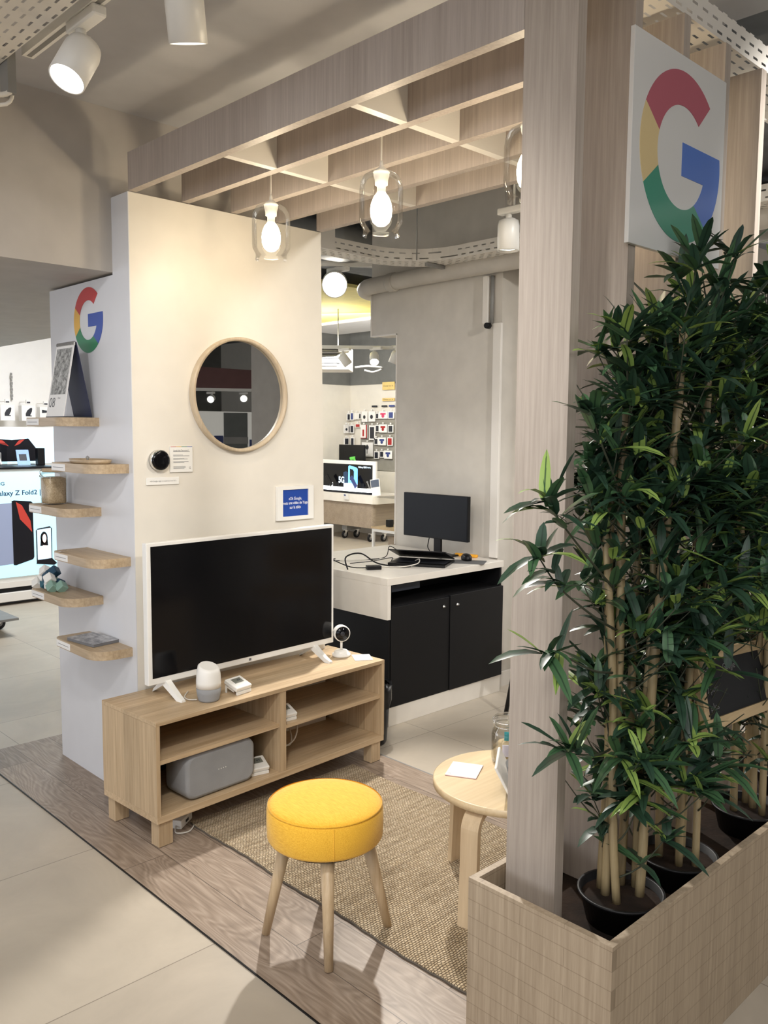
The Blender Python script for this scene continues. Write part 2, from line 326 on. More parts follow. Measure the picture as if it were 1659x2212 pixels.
def m_slots(name, ua, va, w=.05, h=.03):
    """perforated steel: real see-through slots"""
    m, nt, b = newmat(name)
    b.inputs['Base Color'].default_value = c4(srgb(224, 219, 210)); b.inputs['Roughness'].default_value = .45
    tc = N(nt, 'ShaderNodeTexCoord'); sp = N(nt, 'ShaderNodeSeparateXYZ'); L(nt, tc.outputs['Object'], sp.inputs[0])
    def cell(ax, size, half, off=0):
        mu = N(nt, 'ShaderNodeMath', operation='MULTIPLY_ADD'); mu.inputs[1].default_value = 1/size; mu.inputs[2].default_value = off + 100; L(nt, sp.outputs[ax], mu.inputs[0])
        return mu
    v = cell(va, h, 0); fv = N(nt, 'ShaderNodeMath', operation='FLOOR'); L(nt, v.outputs[0], fv.inputs[0])
    md = N(nt, 'ShaderNodeMath', operation='MODULO'); md.inputs[1].default_value = 2; L(nt, fv.outputs[0], md.inputs[0])
    hf = N(nt, 'ShaderNodeMath', operation='MULTIPLY'); hf.inputs[1].default_value = .5; L(nt, md.outputs[0], hf.inputs[0])
    u = cell(ua, w, 0); ua_ = N(nt, 'ShaderNodeMath', operation='ADD'); L(nt, u.outputs[0], ua_.inputs[0]); L(nt, hf.outputs[0], ua_.inputs[1])
    def inside(sock, half):
        fr = N(nt, 'ShaderNodeMath', operation='FRACT'); L(nt, sock, fr.inputs[0])
        sb = N(nt, 'ShaderNodeMath', operation='SUBTRACT'); sb.inputs[1].default_value = .5; L(nt, fr.outputs[0], sb.inputs[0])
        ab = N(nt, 'ShaderNodeMath', operation='ABSOLUTE'); L(nt, sb.outputs[0], ab.inputs[0])
        lt = N(nt, 'ShaderNodeMath', operation='LESS_THAN'); lt.inputs[1].default_value = half; L(nt, ab.outputs[0], lt.inputs[0])
        return lt
    a = inside(ua_.outputs[0], .26); c = inside(v.outputs[0], .12)
    mm = N(nt, 'ShaderNodeMath', operation='MULTIPLY'); L(nt, a.outputs[0], mm.inputs[0]); L(nt, c.outputs[0], mm.inputs[1])
    al = N(nt, 'ShaderNodeMath', operation='SUBTRACT'); al.inputs[0].default_value = 1; L(nt, mm.outputs[0], al.inputs[1])
    L(nt, al.outputs[0], b.inputs['Alpha'])
    return m
MT['slot_xy'] = m_slots('slotted_steel_base_x', 0, 1, .058, .030)
MT['slot_yx'] = m_slots('slotted_steel_base_y', 1, 0, .058, .030)
MT['slot_xz'] = m_slots('slotted_steel_side_x', 0, 2, .058, .030)
MT['slot_yz'] = m_slots('slotted_steel_side_y', 1, 2, .058, .030)
def m_leaf(name, c, c2, rough=.42):
    m, nt, b = newmat(name)
    b.inputs['Roughness'].default_value = rough
    uv = N(nt, 'ShaderNodeUVMap'); sp = N(nt, 'ShaderNodeSeparateXYZ'); L(nt, uv.outputs[0], sp.inputs[0])
    sb = N(nt, 'ShaderNodeMath', operation='SUBTRACT'); sb.inputs[1].default_value = .5; L(nt, sp.outputs[0], sb.inputs[0])
    ab = N(nt, 'ShaderNodeMath', operation='ABSOLUTE'); L(nt, sb.outputs[0], ab.inputs[0])
    cr = N(nt, 'ShaderNodeValToRGB'); cr.color_ramp.elements[0].color = c4(c2); cr.color_ramp.elements[0].position = .04
    cr.color_ramp.elements[1].color = c4(c); cr.color_ramp.elements[1].position = .10
    L(nt, ab.outputs[0], cr.inputs['Fac']); L(nt, cr.outputs['Color'], b.inputs['Base Color'])
    b.inputs['Subsurface Weight'].default_value = 0
    return m
MT['leafd'] = m_leaf('leaf_dark', srgb(46, 72, 55), srgb(32, 52, 40))
MT['leafm'] = m_leaf('leaf_mid', srgb(66, 100, 66), srgb(40, 64, 44))
MT['leafl'] = m_leaf('leaf_light', srgb(140, 166, 84), srgb(48, 76, 36))
MT['twig'] = plain('green_brown_twig', srgb(58, 62, 46), .7)
def m_marble(name, a, b_, sc):
    m, nt, b = newmat(name)
    tc = N(nt, 'ShaderNodeTexCoord'); no = N(nt, 'ShaderNodeTexNoise'); no.inputs['Scale'].default_value = sc; no.inputs['Detail'].default_value = 6; no.inputs['Roughness'].default_value = .75
    L(nt, tc.outputs['Object'], no.inputs['Vector'])
    cr = N(nt, 'ShaderNodeValToRGB'); cr.color_ramp.elements[0].color = c4(a); cr.color_ramp.elements[0].position = .38; cr.color_ramp.elements[1].color = c4(b_); cr.color_ramp.elements[1].position = .62
    L(nt, no.outputs['Fac'], cr.inputs['Fac']); L(nt, cr.outputs['Color'], b.inputs['Base Color']); b.inputs['Roughness'].default_value = .5
    return m
MT['photo'] = m_marble('grey_photo_print', srgb(92, 92, 90), srgb(196, 196, 192), 55)
MT['cover'] = m_marble('magazine_print', srgb(110, 112, 118), srgb(190, 190, 192), 30)
MT['grain'] = m_marble('grain_fill', srgb(170, 148, 116), srgb(210, 190, 158), 160)

# ------------------------------------------------------------------ geometry helpers
class B:
    def __init__(s): s.bm = bmesh.new(); s.mi = 0
    def _tag(s, faces):
        for f in faces: f.material_index = s.mi
    def box(s, x0, x1, y0, y1, z0, z1, bevel=0, seg=2, mat=None):
        r = bmesh.ops.create_cube(s.bm, size=1)
        vs = r['verts']
        for v in vs:
            v.co = Vector(((x0+x1)/2+v.co.x*(x1-x0), (y0+y1)/2+v.co.y*(y1-y0), (z0+z1)/2+v.co.z*(z1-z0)))
        fs = set(f for v in vs for f in v.link_faces); s._tag(fs)
        if bevel:
            es = list(set(e for v in vs for e in v.link_edges))
            rr = bmesh.ops.bevel(s.bm, geom=es, offset=bevel, segments=seg, affect='EDGES', profile=.5)
            s._tag(rr['faces']); vs = list(set(v for f in rr['faces'] for v in f.verts) | set(v for v in vs if v.is_valid))
        if mat is not None: bmesh.ops.transform(s.bm, matrix=mat, verts=list(set(vs)))
        return s
    def loft(s, rings, close=True, capa=True, capb=True, smooth=True):
        vr = [[s.bm.verts.new(p) for p in r] for r in rings]
        n = len(vr[0])
        for a, b in zip(vr[:-1], vr[1:]):
            for i in range(n if close else n-1):
                f = s.bm.faces.new((a[i], a[(i+1) % n], b[(i+1) % n], b[i])); f.smooth = smooth; f.material_index = s.mi
        if capa:
            f = s.bm.faces.new(list(reversed(vr[0]))); f.material_index = s.mi
        if capb:
            f = s.bm.faces.new(vr[-1]); f.material_index = s.mi
        return s
    def lathe(s, prof, c=(0, 0, 0), n=32, axis='Z', capa=True, capb=True, smooth=True, mat=None):
        rings = []
        for r, h in prof:
            ring = []
            for i in range(n):
                a = 2*PI*i/n; x, y = r*math.cos(a), r*math.sin(a)
                p = Vector((x, y, h))
                if axis == 'X': p = Vector((h, x, y))
                if axis == 'Y': p = Vector((y, h, x))
                if mat is not None: p = mat @ p
                ring.append(p+Vector(c))
            rings.append(ring)
        return s.loft(rings, True, capa, capb, smooth)
    def cyl(s, a, b, r, r2=None, n=16, smooth=True):
        a, b = Vector(a), Vector(b); r2 = r if r2 is None else r2
        q = (b-a).to_track_quat('Z', 'Y').to_matrix()
        return s.loft([[a+q@Vector((r*math.cos(2*PI*i/n), r*math.sin(2*PI*i/n), 0)) for i in range(n)],
                       [b+q@Vector((r2*math.cos(2*PI*i/n), r2*math.sin(2*PI*i/n), 0)) for i in range(n)]], smooth=smooth)
    def tube(s, pts, r, n=8, sub=6, closed=False):
        P = [Vector(p) for p in pts]
        if sub > 1 and len(P) > 2:
            Q = []
            for i in range(len(P)-1):
                p0 = P[max(i-1, 0)]; p1 = P[i]; p2 = P[i+1]; p3 = P[min(i+2, len(P)-1)]
                for k in range(sub):
                    t = k/sub
                    Q.append(.5*((2*p1)+(-p0+p2)*t+(2*p0-5*p1+4*p2-p3)*t*t+(-p0+3*p1-3*p2+p3)*t**3))
            Q.append(P[-1]); P = Q
        rings = []
        x = None
        for i, p in enumerate(P):
            t = (P[min(i+1, len(P)-1)]-P[max(i-1, 0)]).normalized()
            if x is None:
                x = t.orthogonal().normalized()
            x = (x - t*x.dot(t)).normalized(); y = t.cross(x)
            rr = r(i/(len(P)-1)) if callable(r) else r
            rings.append([p+x*rr*math.cos(2*PI*k/n)+y*rr*math.sin(2*PI*k/n) for k in range(n)])
        return s.loft(rings)
    def poly(s, pts, d):
        """extruded polygon; d = extrusion vector"""
        d = Vector(d); A = [s.bm.verts.new(Vector(p)) for p in pts]; C = [s.bm.verts.new(Vector(p)+d) for p in pts]
        n = len(A)
        fs = [s.bm.faces.new(A), s.bm.faces.new(list(reversed(C)))]
        for i in range(n): fs.append(s.bm.faces.new((A[i], C[i], C[(i+1) % n], A[(i+1) % n])))
        s._tag(fs); return s
    def quad(s, pts):
        f = s.bm.faces.new([s.bm.verts.new(Vector(p)) for p in pts]); f.material_index = s.mi; return s
    def make(s, name, mats, parent=None, smooth_angle=None):
        bmesh.ops.recalc_face_normals(s.bm, faces=s.bm.faces)
        me = bpy.data.meshes.new(name); s.bm.to_mesh(me); s.bm.free()
        if not isinstance(mats, (list, tuple)): mats = [mats]
        for m in mats: me.materials.append(m)
        o = bpy.data.objects.new(name, me); COL.objects.link(o)
        if parent is not None: o.parent = parent
        return o
def tag(o, label, cat, group=None, kind=None):
    o['label'] = label; o['category'] = cat
    if group: o['group'] = group
    if kind: o['kind'] = kind
    return o
def thing(name, label, cat, loc=(0, 0, 0), rz=0, group=None):
    o = bpy.data.objects.new(name, None); o.empty_display_size = .05; COL.objects.link(o)
    o.location = loc; o.rotation_euler = (0, 0, rz)
    return tag(o, label, cat, group)
def struct(o, label=None):
    o['kind'] = 'structure'
    if label: o['label'] = label
    return o
def dup(root, loc, rz=None, label=None):
    r = root.copy(); COL.objects.link(r); r.location = loc
    if rz is not None: r.rotation_euler = (0, 0, rz)
    if label: r['label'] = label
    for ch in list(root.children):
        c = ch.copy(); COL.objects.link(c); c.parent = r
        for g in ch.children:
            d = g.copy(); COL.objects.link(d); d.parent = c
    return r
def text(name, s, h, mat, parent, origin, right=(1, 0, 0), upv=(0, 0, 1), width=None, align='CENTER', depth=.0004, bold=0):
    cu = bpy.data.curves.new(name, 'FONT'); cu.body = s; cu.align_x = align; cu.align_y = 'CENTER'; cu.size = 1; cu.extrude = .0; cu.offset = bold
    t = bpy.data.objects.new('tmp', cu); COL.objects.link(t)
    dg = bpy.context.evaluated_depsgraph_get(); dg.update()
    me = bpy.data.meshes.new_from_object(t.evaluated_get(dg)); bpy.data.objects.remove(t)
    me.name = name
    xs = [v.co.x for v in me.vertices]; w = max(xs)-min(xs)
    sx = h if width is None else width/w
    R_, U = Vector(right), Vector(upv); O = Vector(origin)
    for v in me.vertices:
        v.co = O + R_*v.co.x*sx + U*v.co.y*h
    me.materials.clear(); me.materials.append(mat)
    o = bpy.data.objects.new(name, me); COL.objects.link(o)
    if parent is not None: o.parent = parent
    return o
def arc(cx, cy, r, a0, a1, n=14):
    return [(cx+r*math.cos(D2R(a0+(a1-a0)*i/n)), cy+r*math.sin(D2R(a0+(a1-a0)*i/n))) for i in range(n+1)]
def letter_g(parent, origin, right, R, keys, nrm, th=.0012):
    """capital G in four coloured pieces"""
    O, X, Z, Nn = Vector(origin), Vector(right), Vector((0, 0, 1)), Vector(nrm)
    k = R/24.0
    pieces = {
        'red': arc(0, 0, 24, 48, 153.3, 28)+list(reversed(arc(0, 0, 14.5, 49.8, 161, 28))),
        'yellow': arc(0, 0, 24, 153.3, 206.7, 14)+list(reversed(arc(0, 0, 14.5, 161, 199, 14))),
        'green': arc(0, 0, 24, 206.7, 311.1, 28)+list(reversed(arc(0, 0, 14.5, 199, 303.8, 28))),
        'blue': arc(0, 0, 24, 311.1-360, 10.6, 20)+[(0, 4.4), (0, -5)]+list(reversed(arc(0, 0, 14.5, 303.8-360, -20.2, 14))),
    }
    for nme, pts in pieces.items():
        b = B(); b.poly([O+X*(x*k)+Z*(y*k) for x, y in pts], Nn*th)
        o = b.make('logo_segment', MT[keys[nme]], parent); o['label'] = nme + ' segment of the letter G'

# ================================================================== SETTING
b = B(); b.quad([(-8, -10, 0), (14, -10, 0), (14, 12, 0), (-8, 12, 0)]); struct(b.make('floor', MT['tile']), 'beige stone-look tile floor')
b = B(); b.box(.7385, 2.125, -2.215, 1.0, .0005, .004); struct(b.make('floor.001', MT['vinyl']), 'grey oak plank flooring strip')
b = B(); b.box(.7345, .7385, -2.215, 1.0, .0005, .0045); struct(b.make('trim_1', MT['blackp']), 'thin dark floor strip')
b = B(); b.box(2.125, 2.133, -2.215, 1.0, .0005, .0045); struct(b.make('trim_2', MT['greymetal']), 'thin floor strip right of the planks')
# ceiling: smooth near part, dark service ceiling beyond
b = B(); b.box(-8, 2.05, -10, .135, 2.766, 2.95); struct(b.make('ceiling', MT['ceil']), 'smooth pale grey ceiling')
b = B(); b.box(2.05, 14, -10, 12, 3.02, 3.2); b.box(-8, 2.05, .135, 12, 3.02, 3.2); struct(b.make('ceiling.001', MT['dark']), 'dark grey service ceiling')
b = B(); b.box(2.05, 2.2, -10, 8, 2.766, 3.02); struct(b.make('trim_3', MT['dark']), 'ceiling downstand')
b = B(); b.box(-6, 1.9, .135, 8, 2.142, 3.02); struct(b.make('wall_bulkhead', MT['bulk']), 'grey boxed bulkhead hanging above the shelf panel')
b = B(); b.box(2.2, 14, 1.9, 2.3, 2.82, 3.02); b.box(2.2, 14, -.9, -.5, 2.86, 3.02); struct(b.make('trim_4', MT['dark']), 'concrete ceiling beams')
# tapered white partition carrying the mirror
b = B()
b.loft([[(1.039, 0, 0), (2.028, 0, 0), (2.028, .135, 0), (1.039, .135, 0)], [(1.039, 0, 2.428), (1.992, 0, 2.428), (1.992, .135, 2.428), (1.039, .135, 2.428)]], smooth=False)
struct(b.make('wall_back', MT['wall']), 'white partition wall with round mirror')
b = B(); b.box(1.036, 1.99, .135, .737, 0, 2.132); b.box(1.036, 1.0392, -.0005, .135, 0, 2.428)
struct(b.make('wall_left', MT['side']), 'white side panel carrying oak shelves')
# distant walls
b = B(); b.box(1.9, 5.2, 5.6, 5.7, 0, 3.02); struct(b.make('wall_shop', MT['pack']), 'white shop wall behind the phone display')
b = B(); b.box(6.3, 8.2, 6.6, 6.7, 0, 2.197); b.box(8.06, 8.16, 1.6, 6.6, 0, 2.197); struct(b.make('wall_far', MT['wall']), 'pale pegboard shop walls in the far corner')
b = B(); b.box(5.2, 8.2, 6.59, 6.8, 2.197, 3.02); b.box(8.05, 8.2, 1.6, 6.6, 2.197, 3.02); struct(b.make('wall_far.001', MT['band']), 'dark grey upper wall band')
b = B(); b.box(8.0, 8.2, -10, 1.6, 0, 3.02); struct(b.make('wall_right', MT['wall']), 'pale shop wall on the far right')
b = B(); b.box(-8, 14, -10.1, -10, 0, 3.02); struct(b.make('wall_rear', MT['band']), 'shop wall behind the viewer')
# rendered column with stepped edge
b = B()
b.poly([(3.37, .03, 0), (3.37, .885, 0), (3.37, .885, 2.152), (3.37, 1.127, 2.152), (3.37, 1.127, 3.02), (3.37, .03, 3.02)], (.16, 0, 0))
struct(b.make('wall_column', MT['colm']), 'grey rendered column behind the desk')
b = B()
b.box(3.366, 3.40, .885, .893, .78, 2.152); b.box(3.366, 3.40, .885, 1.135, 2.146, 2.154); b.box(3.366, 3.40, 1.127, 1.135, 2.152, 2.42)
struct(b.make('trim_5', MT['whitem']), 'white corner bead along the stepped column edge')
b = B(); b.box(3.53, 8, -.1, .12, 2.18, 3.02); struct(b.make('wall_lintel', MT['colm']), 'grey lintel right of the column')
b = B(); b.box(3.53, 3.54, .0, .05, 0, 2.18); b.box(3.355, 3.53, .018, .03, 0, .09); struct(b.make('baseboard_column', MT['whitem']), 'white baseboard at the column foot')
# yellow and white printed ceiling panels far away
t = thing('ceiling_panel', 'pale yellow and white hanging ceiling panels over the far shop', 'ceiling panel', (6.2, 4.6, 2.86))
b = B(); b.box(-1.7, .2, -1.6, .9, 0, .03); b.make('yellow_panel', plain('yellow_panel_paint', srgb(206, 196, 120), .7), t)
b = B(); b.box(.25, 1.2, -1.6, 1.5, 0, .03); b.make('white_panel', MT['ceil'], t)
b = B(); b.box(.2, .25, -1.6, 1.9, -.03, .03); b.make('joint_rail', MT['whitem'], t)

# ================================================================== PERGOLA, PLANTER
X0, SP, TH, ZB, ZT = 1.0387, .2318, .0329, 2.4307, 2.5715
YP, YP2 = -2.0056, -1.8617
names = ['first', 'second', 'third', 'fourth', 'fifth']
wheres = ['nearest the left wall corner, topmost across the picture', 'running behind the frontmost one, second from the left wall corner',
          'middle one of the five, behind the glass pendants', 'fourth counted from the left wall corner, ending above the mirror wall', 'last one at the right edge of the white partition']
for i in range(5):
    x = X0+i*SP
    t = thing('pergola_frame', 'grey oak slat frame, ' + wheres[i], 'slat frame', (x, YP, 0), 0, 'grey oak slat frames of the pergola')
    b = B(); b.box(0, TH, YP2-YP, -YP-.001 if i else -YP-.001, ZB, ZT); b.make('beam', MT['oakbeam'], t)
    b = B(); b.box(0, TH, 0, YP2-YP-.0008, .36, ZT); b.make('post', MT['oakv'], t)
for yy, nm in ((-1.25, 'nearer the bamboo'), (-.615, 'nearer the mirror wall')):
    t = thing('cross_brace', 'row of white cross pieces between the oak beams, ' + nm, 'cross brace', (X0, yy, ZB))
    for i in range(4):
        b = B(); b.box(TH+i*SP, SP+i*SP, -.015, .015, 0, .135); b.make('block', MT['whitem'], t)
# planter
t = thing('planter_box', 'long oak planter box with engraved brick lines holding the bamboo', 'planter', (.941, -2.22, 0))
b = B(); b.box(0, .018, 0, .395, 0, .45); b.make('end_board', MT['plantery'], t)
b = B(); b.box(0.018, 1.5, 0, .018, 0, .45); b.make('front_board', MT['planterx'], t)
b = B(); b.box(0.018, 1.5, .377, .395, 0, .45); b.make('rear_board', MT['planterx'], t)
b = B(); b.box(1.5, 1.518, 0, .395, 0, .45); b.make('end_board', MT['plantery'], t)
b = B(); b.box(0.018, 1.5, .018, .377, .33, .36); b.make('soil_bed', MT['soil'], t)
# big G panel on posts
t = thing('logo_sign', 'large glossy white square sign with multicoloured letter G on the oak posts', 'sign', (1.25, YP-.012, 1.972))
b = B(); b.box(0, .472, 0, .0115, 0, .488, .0008, 1); b.make('board', MT['gpanel'], t)
letter_g(t, (.2425, -.0002, .243), (1, 0, 0), .207, dict(red='h_red', yellow='h_yel', green='h_grn', blue='h_blu'), (0, -1, 0))
# small logo on side panel
t = thing('wall_logo', 'small multicoloured letter G on the white side panel above the desk calendar', 'logo', (1.0355, .358, 1.975))
letter_g(t, (0, 0, 0), (0, -1, 0), .134, dict(red='g_red', yellow='g_yel', green='g_grn', blue='g_blu'), (-1, 0, 0))

# ================================================================== CEILING SERVICES
def tray_straight(name, label, x0, x1, y0, y1, z, h, along, group='white perforated cable trays'):
    t = thing(name, label, 'cable tray', ((x0+x1)/2, (y0+y1)/2, z), 0, group)
    hx, hy = (x1-x0)/2, (y1-y0)/2
    b = B(); b.quad([(-hx, -hy, 0), (hx, -hy, 0), (hx, hy, 0), (-hx, hy, 0)]); b.make('base', MT['slot_xy' if along == 'x' else 'slot_yx'], t)
    if along == 'x':
        for s_ in (-1, 1):
            b = B(); b.quad([(-hx, s_*hy, 0), (hx, s_*hy, 0), (hx, s_*hy, h), (-hx, s_*hy, h)]); b.make('side_rail', MT['slot_xz'], t)
    else:
        for s_ in (-1, 1):
            b = B(); b.quad([(s_*hx, -hy, 0), (s_*hx, hy, 0), (s_*hx, hy, h), (s_*hx, -hy, h)]); b.make('side_rail', MT['slot_yz'], t)
    return t
tray_straight('cable_tray', 'white perforated cable tray at the top left corner above the track spotlights', .02, .425, -2.6, .12, 2.60, .06, 'y')
tray_straight('cable_tray', 'white perforated cable tray passing above the large G sign at top right', .95, 6.0, -1.972, -1.80, 2.60, .075, 'x')
# L-shaped tray behind pergola
t = thing('cable_tray', 'white perforated cable tray bending round the corner behind the pendants', 'cable tray', (2.0, .5, 2.5), 0, 'white perforated cable trays')
xa, ya, yb_, xb, xc, yend = 1.95-2.0, .52-.5, .655-.5, 3.13-2.0, 3.325-2.0, -3.2-.5
r1 = .33
b = B(); b.quad([(xa, ya, 0), (xb-r1, ya, 0), (xb-r1, yb_, 0), (xa, yb_, 0)]); b.make('base', MT['slot_xy'], t)
b = B(); b.quad([(xb, ya-r1, 0), (xb, yend, 0), (xc, yend, 0), (xc, ya-r1, 0)]); b.make('base', MT['slot_yx'], t)
for zz0, y_ in ((0, ya), (0, yb_)):
    b = B(); b.quad([(xa, y_, 0), (xb-r1, y_, 0), (xb-r1, y_, .07), (xa, y_, .07)]); b.make('side_rail', MT['slot_xz'], t)
for x_ in (xb, xc):
    b = B(); b.quad([(x_, ya-r1, 0), (x_, yend, 0), (x_, yend, .07), (x_, ya-r1, .07)]); b.make('side_rail', MT['slot_yz'], t)
b = B(); n = 14; ri, ro = r1, None
inner = [(xb-r1+r1*math.sin(PI/2*i/n), ya-r1+r1*math.cos(PI/2*i/n)) for i in range(n+1)]
outer = [(xb-r1+(xc-xb+r1)*math.sin(PI/2*i/n), ya-r1+(yb_-ya+r1)*math.cos(PI/2*i/n)) for i in range(n+1)]
for i in range(n):
    b.quad([(*inner[i], 0), (*inner[i+1], 0), (*outer[i+1], 0), (*outer[i], 0)])
b.make('bend_base', MT['slot_xy'], t)
for rr in (inner, outer):
    b = B()
    for i in range(n): b.quad([(*rr[i], 0), (*rr[i+1], 0), (*rr[i+1], .07), (*rr[i], .07)])
    b.make('bend_rail', MT['slot_xz'], t)
b = B(); b.box(.42, .52, ya-.006, ya-.002, -.0, .13); b.make('hanger_plate', MT['whitem'], t)
for hx_, hy_ in ((1.02, -.12), (1.22, -1.1), (.1, .06)):
    b = B(); b.cyl((hx_, hy_, 0), (hx_, hy_, .52), .004, n=6); b.make('hanger_rod', MT['greymetal'], t)
    b = B(); b.box(xb-.03 if hx_ > 1 else hx_-.02, xc+.03 if hx_ > 1 else hx_+.02, hy_-.012, hy_+.012, -.022, -.002); b.make('hanger_bracket', MT['greymetal'], t)
# big duct pipe with elbow
t = thing('duct_pipe', 'thick pale pipe with a rounded elbow running above the grey column', 'pipe', (3.28, 0, 2.455))
b = B(); b.tube([(.02, -2.9, .02), (.02, 0, .02), (.02, .95, .01), (.03, 1.12, .0), (.13, 1.21, -.0), (.3, 1.23, 0), (1.2, 1.24, .0)], .052, 20, 6)
b.make('pipe', plain('grey_pipe_paint', srgb(190, 184, 174), .6), t)
b = B(); b.lathe([(.056, -.03), (.060, -.02), (.060, .02), (.056, .03)], (.02, .86, .01), 20, 'Y'); b.make('collar', plain('pipe_collar_paint', srgb(182, 176, 166), .6), t)
# round galvanised duct in dark ceiling
t = thing('ventilation_duct', 'grey ventilation duct under the dark ceiling behind the pergola', 'duct', (2.6, 1.3, 2.86))
b = B(); b.cyl((-.5, .35, 0), (3.5, .35, .0), .13, n=28); b.make('duct', MT['greymetal'], t)
t = thing('ventilation_duct', 'large grey duct beyond the slat posts at right', 'duct', (4.6, -1.6, 2.82))
b = B(); b.cyl((0, -3, 0), (0, 2.2, 0), .17, n=28); b.make('duct', MT['greymetal'], t)
# cable trunking on the column
t = thing('cable_trunking', 'white vertical cable trunking on the near edge of the grey column', 'trunking', (3.37, .05, 0))
b = B(); b.box(-.02, -.0005, -.028, .030, .785, 2.15, .002, 1); b.make('trunk', MT['whitem'], t)
b = B(); b.box(-.035, -.0005, .06, .10, 2.15, 2.42, .002, 1); b.make('upper_trunk', MT['whitem'], t)
b = B(); b.cyl((-.02, .04, 2.15), (-.02, .04, 2.42), .011, n=12); b.make('conduit', MT['greymetal'], t)
b = B(); b.lathe([(.016, 0), (.018, .01), (.018, .03), (.014, .035)], (-.06, .05, 2.135), 16, 'X'); b.make('sensor', MT['blackp'], t)

# ------------------------------------------------------------------ spotlights
def spotlight(label, loc, aim, s=1.0, face='spotface', group='white track spotlights', head_r=.048, hl=.13):
    t = thing('track_spotlight', label, 'spotlight', loc, 0, group)
    a = Vector(aim).normalized()
    q = a.to_track_quat('Z', 'Y').to_matrix()
    b = B(); b.box(-.02*s, .02*s, -.085*s, .085*s, 0, .03*s, .006*s, 2); b.make('adapter', MT['white'], t)
    b = B(); b.cyl((0, .03*s, -.045*s), (0, .03*s, 0), .014*s); b.box(-.018*s, .018*s, .0, .06*s, -.05*s, -.02*s, .006*s); b.make('yoke', MT['white'], t)
    c = Vector((0, .03*s, -.06*s))+a*.035*s
    prof = [(head_r*.62, -hl*.5), (head_r*.9, -hl*.46), (head_r, -hl*.3), (head_r, hl*.5), (head_r*.93, hl*.5), (head_r*.9, hl*.42)]
    b = B(); b.lathe([(r*s, h*s) for r, h in prof], c, 28, mat=q, capb=False); b.make('lamp_head', MT['white'], t)
    b = B(); b.lathe([(head_r*.91*s, hl*.40*s), (head_r*.5*s, hl*.42*s)], c, 28, mat=q); b.make('lens', MT[face], t)
    return t
def track(label, p0, p1, z, w=.035):
    p0, p1 = Vector((*p0, z)), Vector((*p1, z)); d = p1-p0; L_ = d.length
    t = thing('lighting_track', label, 'lighting track', p0, math.atan2(d.y, d.x)-PI/2, 'white lighting tracks')
    b = B(); b.box(-w/2, w/2, 0, L_, 0, .034); b.make('rail', MT['white'], t)
    b = B(); b.box(-w*.2, w*.2, .01, L_-.01, -.0008, -.0001); b.make('slot', MT['greymetal'], t)
    return t
track('white lighting track beside the left cable tray', (.50, -3.2), (.50, -.42), 2.635)
spotlight('lit white track spotlight hanging at the top left of the picture', (.505, -.80, 2.605), (-.36, -.10, -.62), 1.0, head_r=.050)
spotlight('white spotlight cut by the top edge of the picture', (.63, -1.12, 2.70), (.25, .23, -.94), 1.0, 'spotface', head_r=.05, hl=.17)
t = thing('grey_bracket', 'grey bracket and looped white cable below the left cable tray', 'bracket', (.44, -.42, 2.60))
b = B(); b.box(-.012, .012, -.03, .03, -.09, .05); b.make('bracket_bar', MT['greymetal'], t)
b = B(); b.tube([(-.6, .1, -.05), (-.25, .06, -.09), (-.05, .0, -.10), (.0, -.02, -.085)], .008, 8); b.tube([(-.6, .13, -.065), (-.25, .09, -.105), (-.02, .02, -.118), (.01, -.01, -.07)], .006, 8)
b.make('looped_cable', MT['wcable'], t)
# distant track + spots
track('white lighting track over the far shop corner', (4.95, 4.05), (6.6, 2.6), 2.37)
spotlight('small lit spotlight on the far shop track, right of the vent unit', (5.60, 3.44, 2.36), (-.4, -.45, -.6), 1.0)
spotlight('far shop spotlight seen side-on in front of the vent unit', (5.36, 3.66, 2.345), (.5, -.35, -.8), 1.0)
spotlight('far shop spotlight half hidden by the grey column', (5.76, 3.28, 2.38), (-.2, .3, -.9), 1.0, 'white')
spotlight('dazzling spotlight shining at the viewer beside the pipe elbow', (3.62, 1.76, 2.68), (-.62, -.72, -.25), 1.25, 'spotface2', head_r=.075, hl=.1)
track('white lighting track carrying the dazzling spotlight', (2.95, 2.2), (4.2, 1.2), 2.71)
spotlight('white downward spotlight behind the rightmost pendant', (2.62, -.62, 2.52), (0, 0, -1), 1.0, 'white', head_r=.05, hl=.14)
b = B(); b.cyl((0, 0, .03), (0, 0, .499), .005, n=8); b.make('drop_rod', MT['white'], bpy.data.objects[[o.name for o in COL.objects if o.get('label', '').startswith('white downward')][0]])
# AC unit
t = thing('ventilation_unit', 'pale louvred ventilation unit hanging in the far shop', 'vent unit', (5.64, 3.97, 2.185), D2R(-47))
b = B(); b.box(-.9, .04, 0, .5, 0, .26, .01); b.make('housing', MT['whitem'], t)
for i in range(4):
    b = B(); b.box(-.85, -.08, -.012, .0, .035+i*.05, .063+i*.05, .01, 3); b.make('louvre', MT['greymetal'], t)
    b = B(); b.box(-.86, -.06, -.006, -.001, .060+i*.05, .072+i*.05); b.make('louvre_gap', MT['blackp'], t)
for xx_ in (-.6, -.1):
    b = B(); b.cyl((xx_, .2, .259), (xx_, .2, .859), .006, n=6); b.make('hanger_rod', MT['greymetal'], t)
b = B(); b.tube([(.1, .1, .03), (.25, .05, .04), (.4, .06, .02), (.3, .1, -.02), (.2, .1, 0)], .012); b.make('hose', MT['greymetal'], t)

